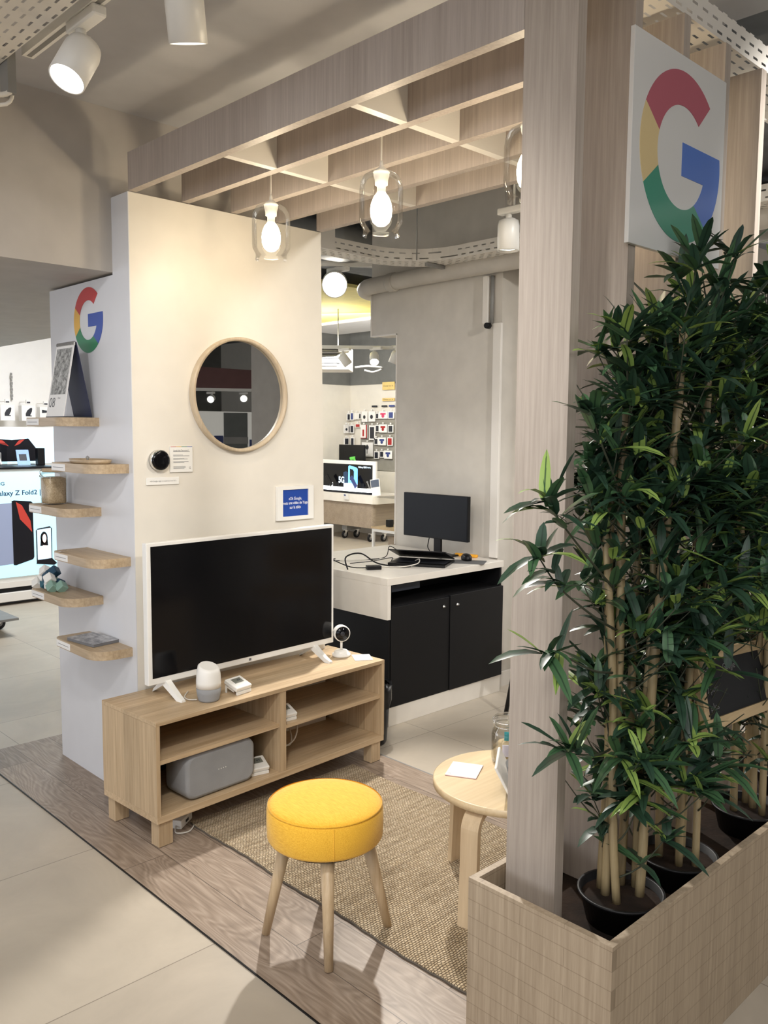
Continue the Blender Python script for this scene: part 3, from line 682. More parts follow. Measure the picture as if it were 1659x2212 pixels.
# ================================================================== PENDANTS
def pendant(label, loc):
    t = thing('pendant_lamp', label, 'pendant lamp', loc, 0, 'clear glass pendants under the pergola')
    # origin = top of glass shade
    prof = [(.012, 0), (.035, -.004), (.056, -.016), (.068, -.036), (.0715, -.06), (.0715, -.150), (.070, -.166), (.062, -.180), (.0585, -.188), (.0585, -.198), (.061, -.208)]
    b = B()
    th = .0016
    b.lathe(prof, (0, 0, 0), 48, capa=False, capb=False)
    b.make('glass_shade', MT['glass'], t)
    b = B(); b.lathe([(.004, .03), (.006, .02), (.007, .012), (.018, .004), (.028, -.006), (.026, -.008), (.026, -.016), (.022, -.03), (.021, -.046), (.0145, -.048), (.0145, -.066), (.017, -.0735)], (0, 0, 0), 24)
    b.make('lamp_holder', MT['white'], t)
    b = B(); b.cyl((0, 0, .03), (0, 0, .36), .0028, n=8); b.make('cord', MT['wcable'], t)
    b = B(); b.lathe([(.017, -.074), (.025, -.084), (.033, -.104), (.036, -.124), (.034, -.146), (.027, -.164), (.014, -.175), (.002, -.178)], (0, 0, 0), 24)
    b.make('bulb', MT['bulb'], t)
    return t
pd = [(-.42, 'left glass pendant lamp with glowing bulb, above the round mirror'), (-1.02, 'middle glass pendant lamp with glowing bulb below the oak beams'), (-1.615, 'glass pendant lamp half hidden behind the oak post')]
pz = (2.374, 2.370, 2.372)
p0 = None
for (y, lab), z in zip(pd, pz):
    if p0 is None: p0 = pendant(lab, (1.40, y, z))
    else: dup(p0, (1.40, y, z), None, lab)
    d = bpy.data.lights.new('bulb_light', 'POINT'); d.energy = 5.5; d.color = (1, .80, .55); d.shadow_soft_size = .03
    o = bpy.data.objects.new('bulb_light', d); COL.objects.link(o); o.location = (1.40, y, z-.175)

# ================================================================== SHELVES on the side panel
shelf_data = [(1.535, .28, 'topmost oak shelf, under the desk calendar'), (1.351, .032, 'oak shelf with a wooden tray on it, right of the glass jar'),
              (1.162, .28, 'oak shelf holding the glass jar'), (.980, .032, 'empty oak shelf with a curled white label, right column'),
              (.788, .28, 'oak shelf holding the coloured wooden puzzle'), (.612, .032, 'lowest oak shelf with a magazine on it')]
def shelf_outline(w=.39, d=.155, r=.085, r2=.03):
    pts = [(0, 0)]
    pts += [(-d+r+r*math.cos(D2R(a)), r+r*math.sin(D2R(a))) for a in range(-90, -181, -9)]
    pts += [(-d+r2+r2*math.cos(D2R(a)), w-r2+r2*math.sin(D2R(a))) for a in range(180, 89, -15)]
    pts += [(0, w)]
    return pts
for z, y, lab in shelf_data:
    t = thing('wall_shelf', lab, 'shelf', (1.036, y, z), 0, 'oak shelves on the white side panel')
    b = B(); b.poly([(x, yy, 0) for x, yy in shelf_outline()], (0, 0, .036)); b.make('board', MT['shelf'], t)
    b = B(); b.box(-.1566, -.1553, .235, .365, .004, .031); b.make('shelf_label', MT['pack'], t)
    b = B(); b.box(-.1570, -.1567, .25, .35, .016, .018); b.make('print_line', MT['greytext'], t)
# calendar on top shelf
zc = 1.571
t = thing('desk_calendar', 'tall easel calendar with grey floral photo, on the topmost shelf', 'calendar', (.975, .40, zc+.0005), 0)
b = B()
Hc = .305
b.poly([(-.075, -.085, .004), (-.075, .085, .004), (-.02, .085, Hc), (-.02, -.085, Hc)], (.0025, 0, 0)); b.make('page', MT['pack'], t)
b = B(); b.poly([(.045, -.085, .004), (.045, .085, .004), (-.014, .085, Hc), (-.014, -.085, Hc)], (.0025, 0, 0)); b.make('back_support', plain('navy_card', srgb(38, 42, 70), .6), t)
b = B(); b.box(-.076, .047, -.085, .085, 0, .004); b.make('base_card', MT['packd'], t)
cpt = lambda yy, k, off=.0009: Vector((-.075+.055*k-off, yy, .004+(Hc-.004)*k))
b = B(); b.quad([cpt(-.072, .30), cpt(.072, .30), cpt(.072, .93), cpt(-.072, .93)]); b.make('photo', MT['photo'], t)
upc = (cpt(0, 1)-cpt(0, 0)).normalized()
text('lettering', '08', .058, MT['darktext'], t, cpt(.042, .185, .0016), (0, -1, 0), upc, bold=-.02)
text('lettering', 'Aout', .012, MT['greytext'], t, cpt(-.02, .25, .0016), (0, -1, 0), upc)
b = B()
for i in range(16): b.lathe([(.0075, -.001), (.009, 0), (.0075, .001)], (-.018, -.078+i*.0104, Hc-.004), 10, 'Y')
b.make('spiral_binding', MT['greymetal'], t)
# wooden tray on shelf 2
t = thing('wooden_tray', 'shallow round-ended wooden tray on the second shelf', 'tray', (.955, .20, 1.388))
b = B(); pr = []
ov = lambda rx, ry, h: [Vector((rx*math.cos(2*PI*i/40), ry*math.sin(2*PI*i/40), h)) for i in range(40)]
b.loft([ov(.058, .125, 0), ov(.062, .13, .004), ov(.066, .134, .016), ov(.062, .130, .016), ov(.056, .122, .006), ov(.05, .115, .005)]); b.make('tray_body', MT['shelf'], t)
b = B(); b.lathe([(.003, 0), (.006, .004), (.004, .012), (.008, .018), (.002, .024)], (-.02, -.02, .006), 10); b.make('knob', MT['greymetal'], t)
# jar with grains on shelf 3
t = thing('glass_storage_jar', 'glass clip jar full of beige grains with a wooden lid on a shelf', 'jar', (.957, .565, 1.199))
b = B(); sq = lambda r, h, k=.0: [Vector((math.copysign(abs(math.cos(2*PI*i/32))**.6, math.cos(2*PI*i/32))*r, math.copysign(abs(math.sin(2*PI*i/32))**.6, math.sin(2*PI*i/32))*r, h)) for i in range(32)]
b.loft([sq(.044, 0), sq(.048, .008), sq(.049, .03), sq(.050, .125), sq(.043, .138)], capb=True); b.make('jar_body', MT['jar'], t)
b = B(); b.loft([sq(.042, .004), sq(.0455, .012), sq(.0465, .112), sq(.03, .118)]); b.make('grains', MT['grain'], t)
b = B(); b.lathe([(.045, .139), (.047, .142), (.047, .152), (.044, .155)], n=28); b.make('wooden_lid', MT['shelf'], t)
b = B(); b.tube([(-.03, -.05, .115), (-.052, -.02, .12), (-.055, .0, .128), (-.052, .02, .12), (-.03, .05, .115)], .002, 6); b.tube([(-.055, 0, .128), (-.058, 0, .14), (-.05, 0, .15)], .002, 6); b.make('wire_clasp', MT['chrome'], t)
# small bent label on shelf 4 handled by: curled paper
t = thing('curled_label', 'curled white paper strip at the edge of the empty right shelf', 'paper', (.90, .34, 1.0175))
b = B(); b.loft([[Vector((-.022, y, .002+.018*(1-k)**2)), Vector((-.010, y, .001+.018*(1-k)**2))] for k, y in [(i/8, -.08+.1*i/8) for i in range(9)]], close=False, capa=False, capb=False); b.make('strip', MT['pack'], t)
# puzzle
t = thing('wooden_puzzle', 'faceted wooden cube puzzle in white, teal and orange on a shelf', 'toy', (.925, .555, .8245))
rnd = random.Random(4)
pcs = [(0, 0, .03, 'white'), (.0, .045, .03, 'p_teal'), (-.01, -.045, .028, 'p_mint'), (.03, .02, .032, 'p_mint'), (-.02, .085, .028, 'white'), (.03, -.03, .03, 'p_navy'), (0, .02, .062, 'p_navy'), (.0, .06, .058, 'white'), (-.01, -.02, .06, 'white'), (.025, .045, .064, 'p_orange'), (.02, -.07, .028, 'p_mint'), (.02, -.0, .085, 'p_navy'), (.0, .05, .084, 'white')]
MT['p_teal'] = plain('teal_paint', srgb(44, 96, 112), .5); MT['p_mint'] = plain('mint_paint', srgb(132, 164, 150), .5)
MT['p_navy'] = plain('petrol_paint', srgb(34, 70, 92), .5); MT['p_orange'] = plain('coral_paint', srgb(206, 104, 80), .5)
for x, y, z, mk in pcs:
    b = B(); b.box(-.019, .019, -.019, .019, -.019, .019, .003, 1, Matrix.Translation((x, y, max(.0, z-.007))) @ Euler((.6+rnd.random()*.3, .5, rnd.random()*.5)).to_matrix().to_4x4()); b.make('cube', MT[mk], t)
# magazine
t = thing('magazine', 'grey magazine lying on the lowest oak shelf', 'magazine', (.965, .235, .6485), D2R(8))
b = B(); b.box(-.06, .06, -.095, .095, 0, .012, .001, 1); b.make('pages', MT['greytext'], t)
b = B(); b.box(-.061, .061, -.096, .096, .0122, .0135); b.make('cover', MT['cover'], t)

# ================================================================== MIRROR WALL OBJECTS
t = thing('round_mirror', 'round wall mirror with a thin oak frame on the white partition', 'mirror', (1.535, 0, 1.674))
b = B(); b.lathe([(.243, -.001), (.243, -.028), (.2375, -.03), (.229, -.029), (.228, -.012), (.228, -.001)], (0, 0, 0), 96, 'Y', False, False); b.make('frame', MT['mframe'], t)
b = B(); b.lathe([(.228, -.0105), (.12, -.0105), (.001, -.0105)], (0, 0, 0), 96, 'Y', False, True, False); b.make('glass', MT['mirror'], t)
t = thing('thermostat', 'round black thermostat with a steel ring on the white wall', 'thermostat', (1.145, 0, 1.402))
b = B(); b.lathe([(.036, -.0005), (.042, -.002), (.042, -.022), (.040, -.024)], (0, 0, 0), 40, 'Y'); b.make('steel_ring', MT['chrome'], t)
b = B(); b.lathe([(.038, -.024), (.0375, -.029), (.03, -.031), (.001, -.0315)], (0, 0, 0), 40, 'Y'); b.make('dial', MT['screen'], t)
t = thing('info_card', 'white information card in clear holder beside the thermostat', 'card', (1.2495, 0, 1.404))
b = B(); b.box(-.052, .052, -.006, -.0005, -.053, .053, .001, 1); b.make('card', MT['white'], t)
for i, c in enumerate(('g_red', 'g_yel', 'g_grn', 'g_blu')):
    b = B(); b.box(-.05+i*.025, -.025+i*.025, -.0066, -.0061, .0505, .0525); b.make('colour_bar', MT[c], t)
text('lettering', 'Google Nest Thermostat E', .0085, MT['greytext'], t, (-.038, -.0066, .036), (1, 0, 0), width=.07, align='LEFT')
for i, (zz, w_) in enumerate(((.031, .076), (.017, .044), (.013, .074), (.004, .05), (0, .066), (-.010, .07), (-.014, .05), (-.030, .056), (-.034, .056), (-.038, .05))):
    b = B(); b.box(-.038, -.038+w_, -.0066, -.0061, zz, zz+.0014); b.make('print_line', MT['greytext'], t)
text('lettering', 'G', .012, MT['greytext'], t, (.038, -.0066, -.036))
t = thing('label_strip', 'narrow white label under the round thermostat', 'label', (1.164, 0, 1.318))
b = B(); b.box(-.073, .073, -.006, -.0005, -.015, .015, .001, 1); b.make('plate', MT['white'], t)
text('lettering', '«Ok Google, règle la température sur 21°»', .0075, MT['greytext'], t, (0, -.0066, 0), width=.118)
t = thing('framed_sign', 'white framed blue sign above the television', 'sign', (1.833, 0, 1.195))
b = B()
for a in ((-.104, -.074, -.077, .077), (.074, .104, -.077, .077)): b.box(a[0], a[1], -.016, -.0005, a[2], a[3])
b.box(-.074, .074, -.016, -.0005, .062, .077); b.box(-.074, .074, -.016, -.0005, -.077, -.060); b.make('frame', MT['white'], t)
b = B(); b.box(-.074, .074, -.010, -.0005, -.060, .062); b.make('sign_face', MT['blue'], t)
for i, (s_, w_) in enumerate((('«Ok Google,', .075), ('mets une vidéo de Yoga', .142), ('sur la télé»', .064))):
    text('lettering', s_, .019, MT['whitetext'], t, (0, -.0108, .020-i*.020), width=w_, bold=.01)

# ================================================================== TV BENCH
CA = .0529; CX, CY = .8929, -.4034
def cabw(x, y, z=0): return Vector((CX+math.cos(CA)*x-math.sin(CA)*y, CY+math.sin(CA)*x+math.cos(CA)*y, z))
t = thing('tv_bench', 'low pale oak TV bench with four open compartments and block legs', 'tv bench', cabw(0, 0), CA)
b = B(); b.box(0, 1.2, 0, .38, .464, .48, .0008, 1); b.make('top', MT['bestx'], t)
b = B(); b.box(0.001, 1.199, 0.0005, .38, .100, .126, .0008, 1); b.make('bottom', MT['bestx'], t)
b = B(); b.box(0.0005, .0165, .0005, .3795, .1262, .4638); b.make('side_panel', MT['bestz'], t)
b = B(); b.box(1.1835, 1.1995, .0005, .3795, .1262, .4638); b.make('side_panel', MT['bestz'], t)
b = B(); b.box(.580, .612, .004, .37, .1262, .4638); b.make('divider', MT['bestz'], t)
b = B(); b.box(.0167, .5798, .012, .37, .314, .330); b.make('shelf', MT['bestx'], t)
b = B(); b.box(.6122, 1.1833, .012, .37, .300, .316); b.make('shelf', MT['bestx'], t)
b = B(); b.box(.0167, 1.1833, .371, .3795, .1262, .4638); b.make('back_panel', plain('shade_toned_back', srgb(40, 34, 28), .7), t)  # dark colour stands in for the deep shade inside the compartments
for x, y in ((.012, .012), (1.128, .012), (.012, .318), (1.128, .318)):
    b = B(); b.box(x, x+.06, y, y+.05, .006, .0998, .001, 1); lg = b.make('leg', MT['bestz'], t)
    b = B(); b.lathe([(.014, 0.0045), (.014, .0062)], (x+.03, y+.025, 0), 14); b.make('glide', MT['blackp'], lg)
# TV
t = thing('television', 'flat television with thin white bezel standing on the oak bench', 'television', cabw(0, 0, .48), CA)
x0_, x1_, z0_, z1_, yt = .118, 1.100, .058, .613, .235
b = B(); b.box(x0_, x1_, yt, yt+.03, z0_, z1_, .003, 2); b.make('housing', MT['white'], t)
b = B(); b.box(x0_+.018, x1_-.014, yt-.0012, yt-.0002, z0_+.026, z1_-.014); b.make('screen', MT['screen'], t)
b = B(); b.box(x0_+.15, x1_-.15, yt+.03, yt+.06, z0_+.02, z1_-.18, .01); b.make('rear_cover', MT['white'], t)
b = B(); b.box(.603, .615, yt-.0012, yt-.0002, z0_+.008, z0_+.018); b.make('brand_mark', MT['greytext'], t)
for xx in (.205, .985):
    b = B()
    rings = []
    for yy, zz, w_, h_ in ((yt-.105, .0, .020, .008), (yt-.075, .0, .026, .02), (yt-.02, .028, .030, .025), (yt+.015, .045, .032, .03)):
        rings.append([Vector((xx-w_/2, yy, zz)), Vector((xx+w_/2, yy, zz)), Vector((xx+w_/2-.003, yy, zz+h_)), Vector((xx-w_/2+.003, yy, zz+h_))])
    b.loft(rings, smooth=False)
    rings = []
    for yy, zz, w_, h_ in ((yt+.015, .045, .032, .03), (yt+.06, .02, .028, .02), (yt+.10, .0, .02, .01)):
        rings.append([Vector((xx-w_/2, yy, zz)), Vector((xx+w_/2, yy, zz)), Vector((xx+w_/2-.003, yy, zz+h_)), Vector((xx-w_/2+.003, yy, zz+h_))])
    b.loft(rings, smooth=False)
    b.make('foot', MT['white'], t)
# small speaker (white/grey)
t = thing('smart_speaker', 'white topped grey egg shaped smart speaker on the bench', 'speaker', cabw(.289, .085, .4805), CA)
b = B(); b.lathe([(.036, 0), (.040, .003), (.041, .008), (.046, .03), (.0478, .052)], n=40); b.make('fabric_base', MT['greyfab'], t)
b = B()
rings = []
for r, h, s_ in ((.0478, .0525, 0), (.0478, .075, 0), (.046, .105, 0), (.0435, .120, .10), (.0405, .132, .22), (.034, .136, .3)):
    rings.append([Vector((r*math.cos(a), r*math.sin(a), h + s_*r*math.sin(a))) for a in [2*PI*i/40 for i in range(40)]])
b.loft(rings); b.make('upper_shell', MT['white'], t)
b = B(); b.tube([(-.04, .02, .006), (-.06, .05, .004), (-.05, .09, .004), (0, .14, .004)], .0025); b.make('power_cord', MT['wcable'], t)
# small thermostat displays (4)
def thermo(label, loc, rz, tilt=20, txt='49'):
    t = thing('thermostat_display', label, 'thermostat', loc, rz, 'small white thermostat displays')
    mt_ = Euler((D2R(-tilt), 0, 0)).to_matrix().to_4x4()
    mt_ = Matrix.Translation((0, -.03, .012)) @ Euler((D2R(tilt), 0, 0)).to_matrix().to_4x4()
    b = B(); b.box(-.042, .042, 0, .075, 0, .018, .004, 3, mt_); b.make('case', MT['white'], t)
    b = B(); b.box(-.022, .026, .032, .062, .0182, .0188, 0, 1, mt_); b.make('lcd', plain('lcd_grey', srgb(120, 122, 112), .3), t)
    text('lettering', txt, .018, MT['darktext'], t, mt_ @ Vector((.008, .047, .0192)), (1, 0, 0), (0, math.cos(D2R(tilt)), math.sin(D2R(tilt))))
    b = B(); b.box(-.034, -.028, .02, .07, -.012, 0.0, 0, 1, mt_); b.box(.028, .034, .02, .07, -.012, 0.0, 0, 1, mt_)
    b.poly([(-.038, .028, 0), (-.034, .028, 0), (-.034, .036, 0), (-.038, .036, 0)], (0, 0, .03)); b.poly([(.034, .028, 0), (.038, .028, 0), (.038, .036, 0), (.034, .036, 0)], (0, 0, .03))
    b.box(-.038, .038, -.034, -.026, 0.0005, .012); b.make('stand', MT['white'], t)
    return t
thermo('small white thermostat display lying on top of the TV bench', cabw(.432, .085, .4805), CA+.12)
thermo('small white thermostat display beside the big grey speaker in the bench', cabw(.515, .075, .1265), CA-.25)
thermo('small white thermostat display on the right upper shelf of the bench', cabw(.660, .070, .3165), CA-.1)
# big speaker
t = thing('fabric_speaker', 'large grey fabric speaker in the lower left compartment of the bench', 'speaker', cabw(.305, .10, .1265), CA)
def rrect(w, h, r, y, n=8, cz=0):
    out = []
    for cx_, cz_, a0 in ((w/2-r, h/2-r, 0), (-w/2+r, h/2-r, 90), (-w/2+r, -h/2+r, 180), (w/2-r, -h/2+r, 270)):
        for i in range(n+1):
            a = D2R(a0+90*i/n); out.append(Vector((cx_+r*math.cos(a), y, cz+cz_+r*math.sin(a))))
    return out
b = B(); b.loft([rrect(.325-.03, .178-.03, .03, -.075, cz=.091), rrect(.325-.008, .178-.008, .04, -.070, cz=.091), rrect(.325, .178, .044, -.058, cz=.091), rrect(.325, .178, .044, .06, cz=.091), rrect(.31, .165, .04, .075, cz=.091)])
b.make('fabric_body', MT['greyfab'], t)
b = B(); b.box(-.12, .12, -.05, .05, 0, .0022); b.make('rubber_foot', MT['blackp'], t)
for i in range(4):
    b = B(); b.lathe([(.0022, -.0755), (.0018, -.0762)], (.0+i*.011-.016, 0, .093), 10, 'Y'); b.make('indicator_light', MT['white'], t)
# cards, camera
t = thing('info_card', 'white card lying at the right end of the TV bench beside the camera', 'card', cabw(1.150, .095, .4805), CA-.62)
b = B(); b.box(-.042, .042, -.05, .05, 0, .003); b.make('card', MT['pack'], t)
for i in range(5):
    b = B(); b.box(-.03, .03-.006*(i % 3), .03-i*.014, .032-i*.014, .0031, .0035); b.make('print_line', MT['greytext'], t)
t = thing('security_camera', 'white round security camera with black face on a stand, right of the television', 'camera', cabw(1.108, .19, .4805), CA-.5)
b = B(); b.lathe([(.042, 0), (.043, .004), (.043, .012), (.034, .014), (.034, .022), (.026, .028), (.008, .030)], n=32); b.make('base', MT['white'], t)
b = B(); b.cyl((0, 0, .028), (0, 0, .075), .0055); b.make('stem', MT['white'], t)
b = B(); b.lathe([(.026, .030), (.036, .020), (.038, .0), (.038, -.016), (.034, -.018)], (0, 0, .108), 36, 'Y'); b.make('camera_body', MT['white'], t)
b = B(); b.lathe([(.0335, -.0182), (.033, -.020), (.001, -.0205)], (0, 0, .108), 36, 'Y'); ff = b.make('face', MT['screen'], t)
b = B(); b.lathe([(.011, -.0206), (.010, -.022), (.001, -.0223)], (0, 0, .108), 20, 'Y'); b.make('lens', MT['packd'], ff)
# cables
t = thing('white_cable', 'coiled white cable in the lower right compartment of the bench', 'cable', cabw(.66, .2, .1275), CA)
b = B(); b.tube([(.0, .08, .03), (.04, .0, .06), (.09, -.05, .03), (.13, -.02, .06), (.15, .05, .10), (.10, .06, .05), (.05, -.02, .02), (.11, -.06, .05), (.16, -.02, .11), (.17, .1, .13)], .0035); b.make('cord', MT['wcable'], t)
b = B(); b.box(-.02, .02, -.10, -.06, 0, .035, .003); b.make('plug', MT['white'], t)
t = thing('power_strip', 'white power sockets lying on the floor under the TV bench', 'power strip', (1.07, -.27, .0045), .6)
b = B(); b.box(-.05, .05, -.022, .022, 0, .034, .004); b.make('socket_block', MT['white'], t)
b = B(); b.box(-.012, .012, -.0235, -.0222, .012, .022); b.make('socket_hole', MT['blackp'], t)
b = B(); b.box(.0, .055, .035, .075, 0, .045, .006); b.make('adapter', MT['white'], t)
b = B(); b.tube([(-.05, 0, .012), (-.09, -.02, .006), (-.06, -.06, .004), (.02, -.05, .004)], .003); b.make('cord', MT['wcable'], t)

# ================================================================== RUG, STOOL, SIDE TABLE
t = thing('jute_rug', 'natural woven jute rug in front of the TV bench', 'rug', (1.095, -1.815, .0042))
b = B()
ny = 60
left = [(.004*math.sin(i*.31)+.0015*math.sin(i*1.7), i*(1.52)/ny) for i in range(ny+1)]
A_ = []; C_ = []
for (lx, ly) in left:
    A_.append((lx, ly)); C_.append((.84+.005*math.sin(ly*9)-.06*(ly/2.0)*0, ly))
bm_ = b.bm
rows = [[bm_.verts.new((a[0]+(c[0]-a[0])*k/6, a[1], .009)) for k in range(7)] for a, c in zip(A_, C_)]
for r0, r1_ in zip(rows[:-1], rows[1:]):
    for k in range(6): bm_.faces.new((r0[k], r0[k+1], r1_[k+1], r1_[k]))
g_ = bmesh.ops.extrude_face_region(bm_, geom=list(bm_.faces)); 
for v in g_['geom']:
    if isinstance(v, bmesh.types.BMVert): v.co.z = .0008
b.make('woven_mat', MT['jute'], t)
b = B(); b.tube([(lx-.001, ly, .0035) for lx, ly in left], .003, 6, 1); b.make('binding', plain('dark_jute_edge', srgb(92, 84, 74), .9), t)

t = thing('upholstered_stool', 'round yellow fabric stool with tapered wooden legs', 'stool', (1.0, -1.215, .004))
b = B()
prof = [(.150, .312), (.168, .316), (.173, .324), (.1745, .366), (.174, .404), (.168, .417), (.151, .426), (.11, .433), (.05, .437), (.002, .438)]
b.lathe(prof, n=64); 
cu_ = b.make('cushion', MT['yellow'], t)
b = B(); b.lathe([(.1685, .4155), (.1725, .4175), (.1695, .4202)], n=64, capa=False, capb=False); b.make('piping', MT['yellow'], cu_)
a_ = D2R(238)
b = B(); b.tube([(.1747*math.cos(a_), .1747*math.sin(a_), z_) for z_ in (.319, .35, .385, .412)], .0011, 6, 2); b.make('seam', MT['yellow'], cu_)
for (fx, fy) in ((-.130, .127), (-.108, -.145), (.164, -.109), (.140, .165)):
    k = .62
    b = B(); b.cyl((fx*.99, fy*.99, .001), (fx*k, fy*k, .32), .0125, .021, 20); lg = b.make('leg', MT['beech'], t)
b = B(); b.lathe([(.150, .304), (.150, .313)], n=48); b.make('seat_base', MT['blackp'], t)

TC = Vector((1.59, -1.45, .0))
t = thing('side_table', 'round birch side table with bent plywood legs half behind the oak post', 'side table', (TC.x, TC.y, .013))
b = B(); b.lathe([(.243, .362), (.251, .364), (.251, .385), (.247, .387)], n=72); b.make('tabletop', MT['birch'], t)
for ang in (190, 82, 280, 0):
    a = D2R(ang); u = Vector((math.cos(a), math.sin(a), 0)); v = Vector((-u.y, u.x, 0)); w_ = .030
    # bent strip: outer path
    path = [(.10, .352)] + [(.195+.055*math.sin(D2R(q)), .297+.055*math.cos(D2R(q))) for q in range(0, 91, 10)] + [(.254, .15), (.262, 0)]
    b = B(); rings = []
    for i, (r_, z_) in enumerate(path):
        pa = Vector(path[max(i-1, 0)]); pb = Vector(path[min(i+1, len(path)-1)]); d_ = (pb-pa).normalized(); nn = Vector((-d_.y, d_.x))
        h_ = .0095
        o1 = Vector((r_, z_))+nn*h_; o2 = Vector((r_, z_))-nn*h_
        z1c, z2c = min(o1.y, .3615), min(o2.y, .3615)
        if i == len(path)-1: z1c = z2c = 0
        rings.append([u*o1.x+v*w_+Vector((0, 0, z1c)), u*o1.x-v*w_+Vector((0, 0, z1c)), u*o2.x-v*w_+Vector((0, 0, z2c)), u*o2.x+v*w_+Vector((0, 0, z2c))])
    b.loft(rings, smooth=False); b.make('leg', MT['birchleg'], t)
zt = .4005
t = thing('info_card', 'white card lying on the round side table', 'card', (1.525, -1.31, zt), D2R(-62))
b = B(); b.box(-.052, .052, -.058, .058, 0, .004); b.make('card', MT['pack'], t)
b = B(); b.box(-.0525, .0525, -.0585, .0585, .0001, .0012); b.make('coloured_edge', plain('pink_edge', srgb(206, 150, 160), .6), t)
text('lettering', 'G', .012, MT['greytext'], t, (-.04, -.045, .0045), (1, 0, 0), (0, 1, 0))
t = thing('clip_top_jar', 'clear glass clip top jar with teal tag on the side table', 'jar', (1.695, -1.355, zt))
b = B()
pr = [(.046, 0), (.052, .006), (.054, .02), (.055, .095), (.052, .112), (.043, .125), (.042, .134)]
b.lathe(pr+[(r-.0022, max(h, .004)) for r, h in reversed(pr)], n=40, capa=True, capb=True); b.make('jar_body', MT['jar'], t)
b = B(); b.lathe([(.047, .137), (.049, .141), (.049, .152), (.043, .160), (.02, .156), (.002, .155)], n=36); b.make('glass_lid', MT['jar'], t)
b = B(); b.tube([(.046*math.cos(2*PI*i/16), .046*math.sin(2*PI*i/16), .128) for i in range(17)], .0016, 6, 2); b.tube([(.051*math.cos(2*PI*i/16), .051*math.sin(2*PI*i/16), .146) for i in range(17)], .0014, 6, 2)
b.tube([(-.048, .004, .128), (-.064, .006, .14), (-.068, .004, .152), (-.052, 0, .150)], .0015, 6); b.tube([(-.048, .0, .128), (-.06, 0, .115), (-.064, .0, .095)], .0015, 6); b.make('wire_clip', MT['chrome'], t)
b = B(); b.lathe([(.035, .006), (.045, .012), (.047, .05), (.03, .07), (.01, .078)], n=20); b.make('contents', plain('pale_contents', srgb(206, 186, 150), .8, noise=.2), t)
b = B(); b.box(-.050, -.047, -.008, .012, .09, .120, mat=Matrix.Rotation(D2R(40), 4, 'Z')); b.make('teal_tag', plain('teal_tag', srgb(52, 150, 156), .5), t)
b = B(); b.box(-.053, -.049, -.016, .018, .035, .075, mat=Matrix.Rotation(D2R(40), 4, 'Z')); b.make('paper_tag', plain('lilac_paper', srgb(206, 202, 214), .5), t)
t = thing('tablet_display', 'smart display with grey fabric stand seen from behind on the side table', 'smart display', (1.545, -1.56, zt), D2R(35))
b = B()
b.loft([[Vector((.052*math.cos(2*PI*i/36)*(1.25), .045*math.sin(2*PI*i/36)+.01, 0)) for i in range(36)],
        [Vector((.054*math.cos(2*PI*i/36)*(1.25), .045*math.sin(2*PI*i/36)+.01, .01)) for i in range(36)],
        [Vector((.045*math.cos(2*PI*i/36)*(1.2), .030*math.sin(2*PI*i/36)+.045, .09)) for i in range(36)]])
b.make('fabric_stand', MT['darkfab'], t)
mt_ = Matrix.Translation((0, .0, .018)) @ Euler((D2R(-28), 0, 0)).to_matrix().to_4x4()
b = B(); b.box(-.09, .09, .045, .054, 0, .125, .004, 3, mt_ ); tb = b.make('display_panel', MT['white'], t)
b = B(); b.box(-.08, .08, .0542, .0548, .01, .115, 0, 1, mt_); b.make('screen', MT['screen'], tb)

# ================================================================== DESK AREA
DX0, DX1, DY0, DY1, DZ = 2.405, 3.35, -.034, .905, .778
t = thing('counter_desk', 'white topped desk unit with black double doors behind the bench', 'desk', (DX0, DY0, 0))
b = B(); b.box(0, DX1-DX0, 0, DY1-DY0, DZ-.036, DZ, .0008, 1); b.make('desktop', MT['lam'], t)
b = B(); b.box(0.0, .024, 0.0002, DY1-DY0, .565, DZ-.0362); b.make('side_apron', MT['lam'], t)
b = B(); b.box(.014, .0238, .004, DY1-DY0, .10, .5648); b.make('side_board', MT['black'], t)
b = B(); b.box(.025, .93, .30, .31, .10, DZ-.037); b.make('inner_back', MT['black'], t)
for xa_ in (.025, .925):
    b = B(); b.box(xa_, xa_+.015, .012, .2995, .10, DZ-.037); b.make('carcass_side', MT['black'], t)
b = B(); b.box(.04, .925, .012, .30, .618, .632); b.make('open_shelf', MT['black'], t)
b = B(); b.box(.027, .475, .0005, .0118, .102, .625, .0008, 1); dl = b.make('door', MT['black'], t)
b = B(); b.lathe([(.009, .0), (.0095, -.003), (.004, -.005), (.004, -.012)], (.428, .0, .578), 18, 'Y'); b.make('lock', MT['chrome'], dl)
b = B(); b.box(.479, .940, -.0035, .0118, .102, .632, .0008, 1); dr = b.make('door', MT['black'], t)
b = B(); b.lathe([(.009, -.0036), (.0095, -.006), (.004, -.008), (.004, -.015)], (.536, .0, .576), 18, 'Y'); b.make('lock', MT['chrome'], dr)
b = B(); b.box(.02, .935, .004, .018, 0.001, .0995); b.make('plinth', MT['lam'], t)
b = B(); b.box(.07, .30, .06, .064, .69, .73); b.make('paper_box', plain('dark_blue_card', srgb(40, 46, 58), .6), t)
# monitor
t = thing('computer_monitor', 'black computer monitor on a stand at the back of the desk', 'monitor', (3.19, .36, DZ+.0005), D2R(-90+1.5))
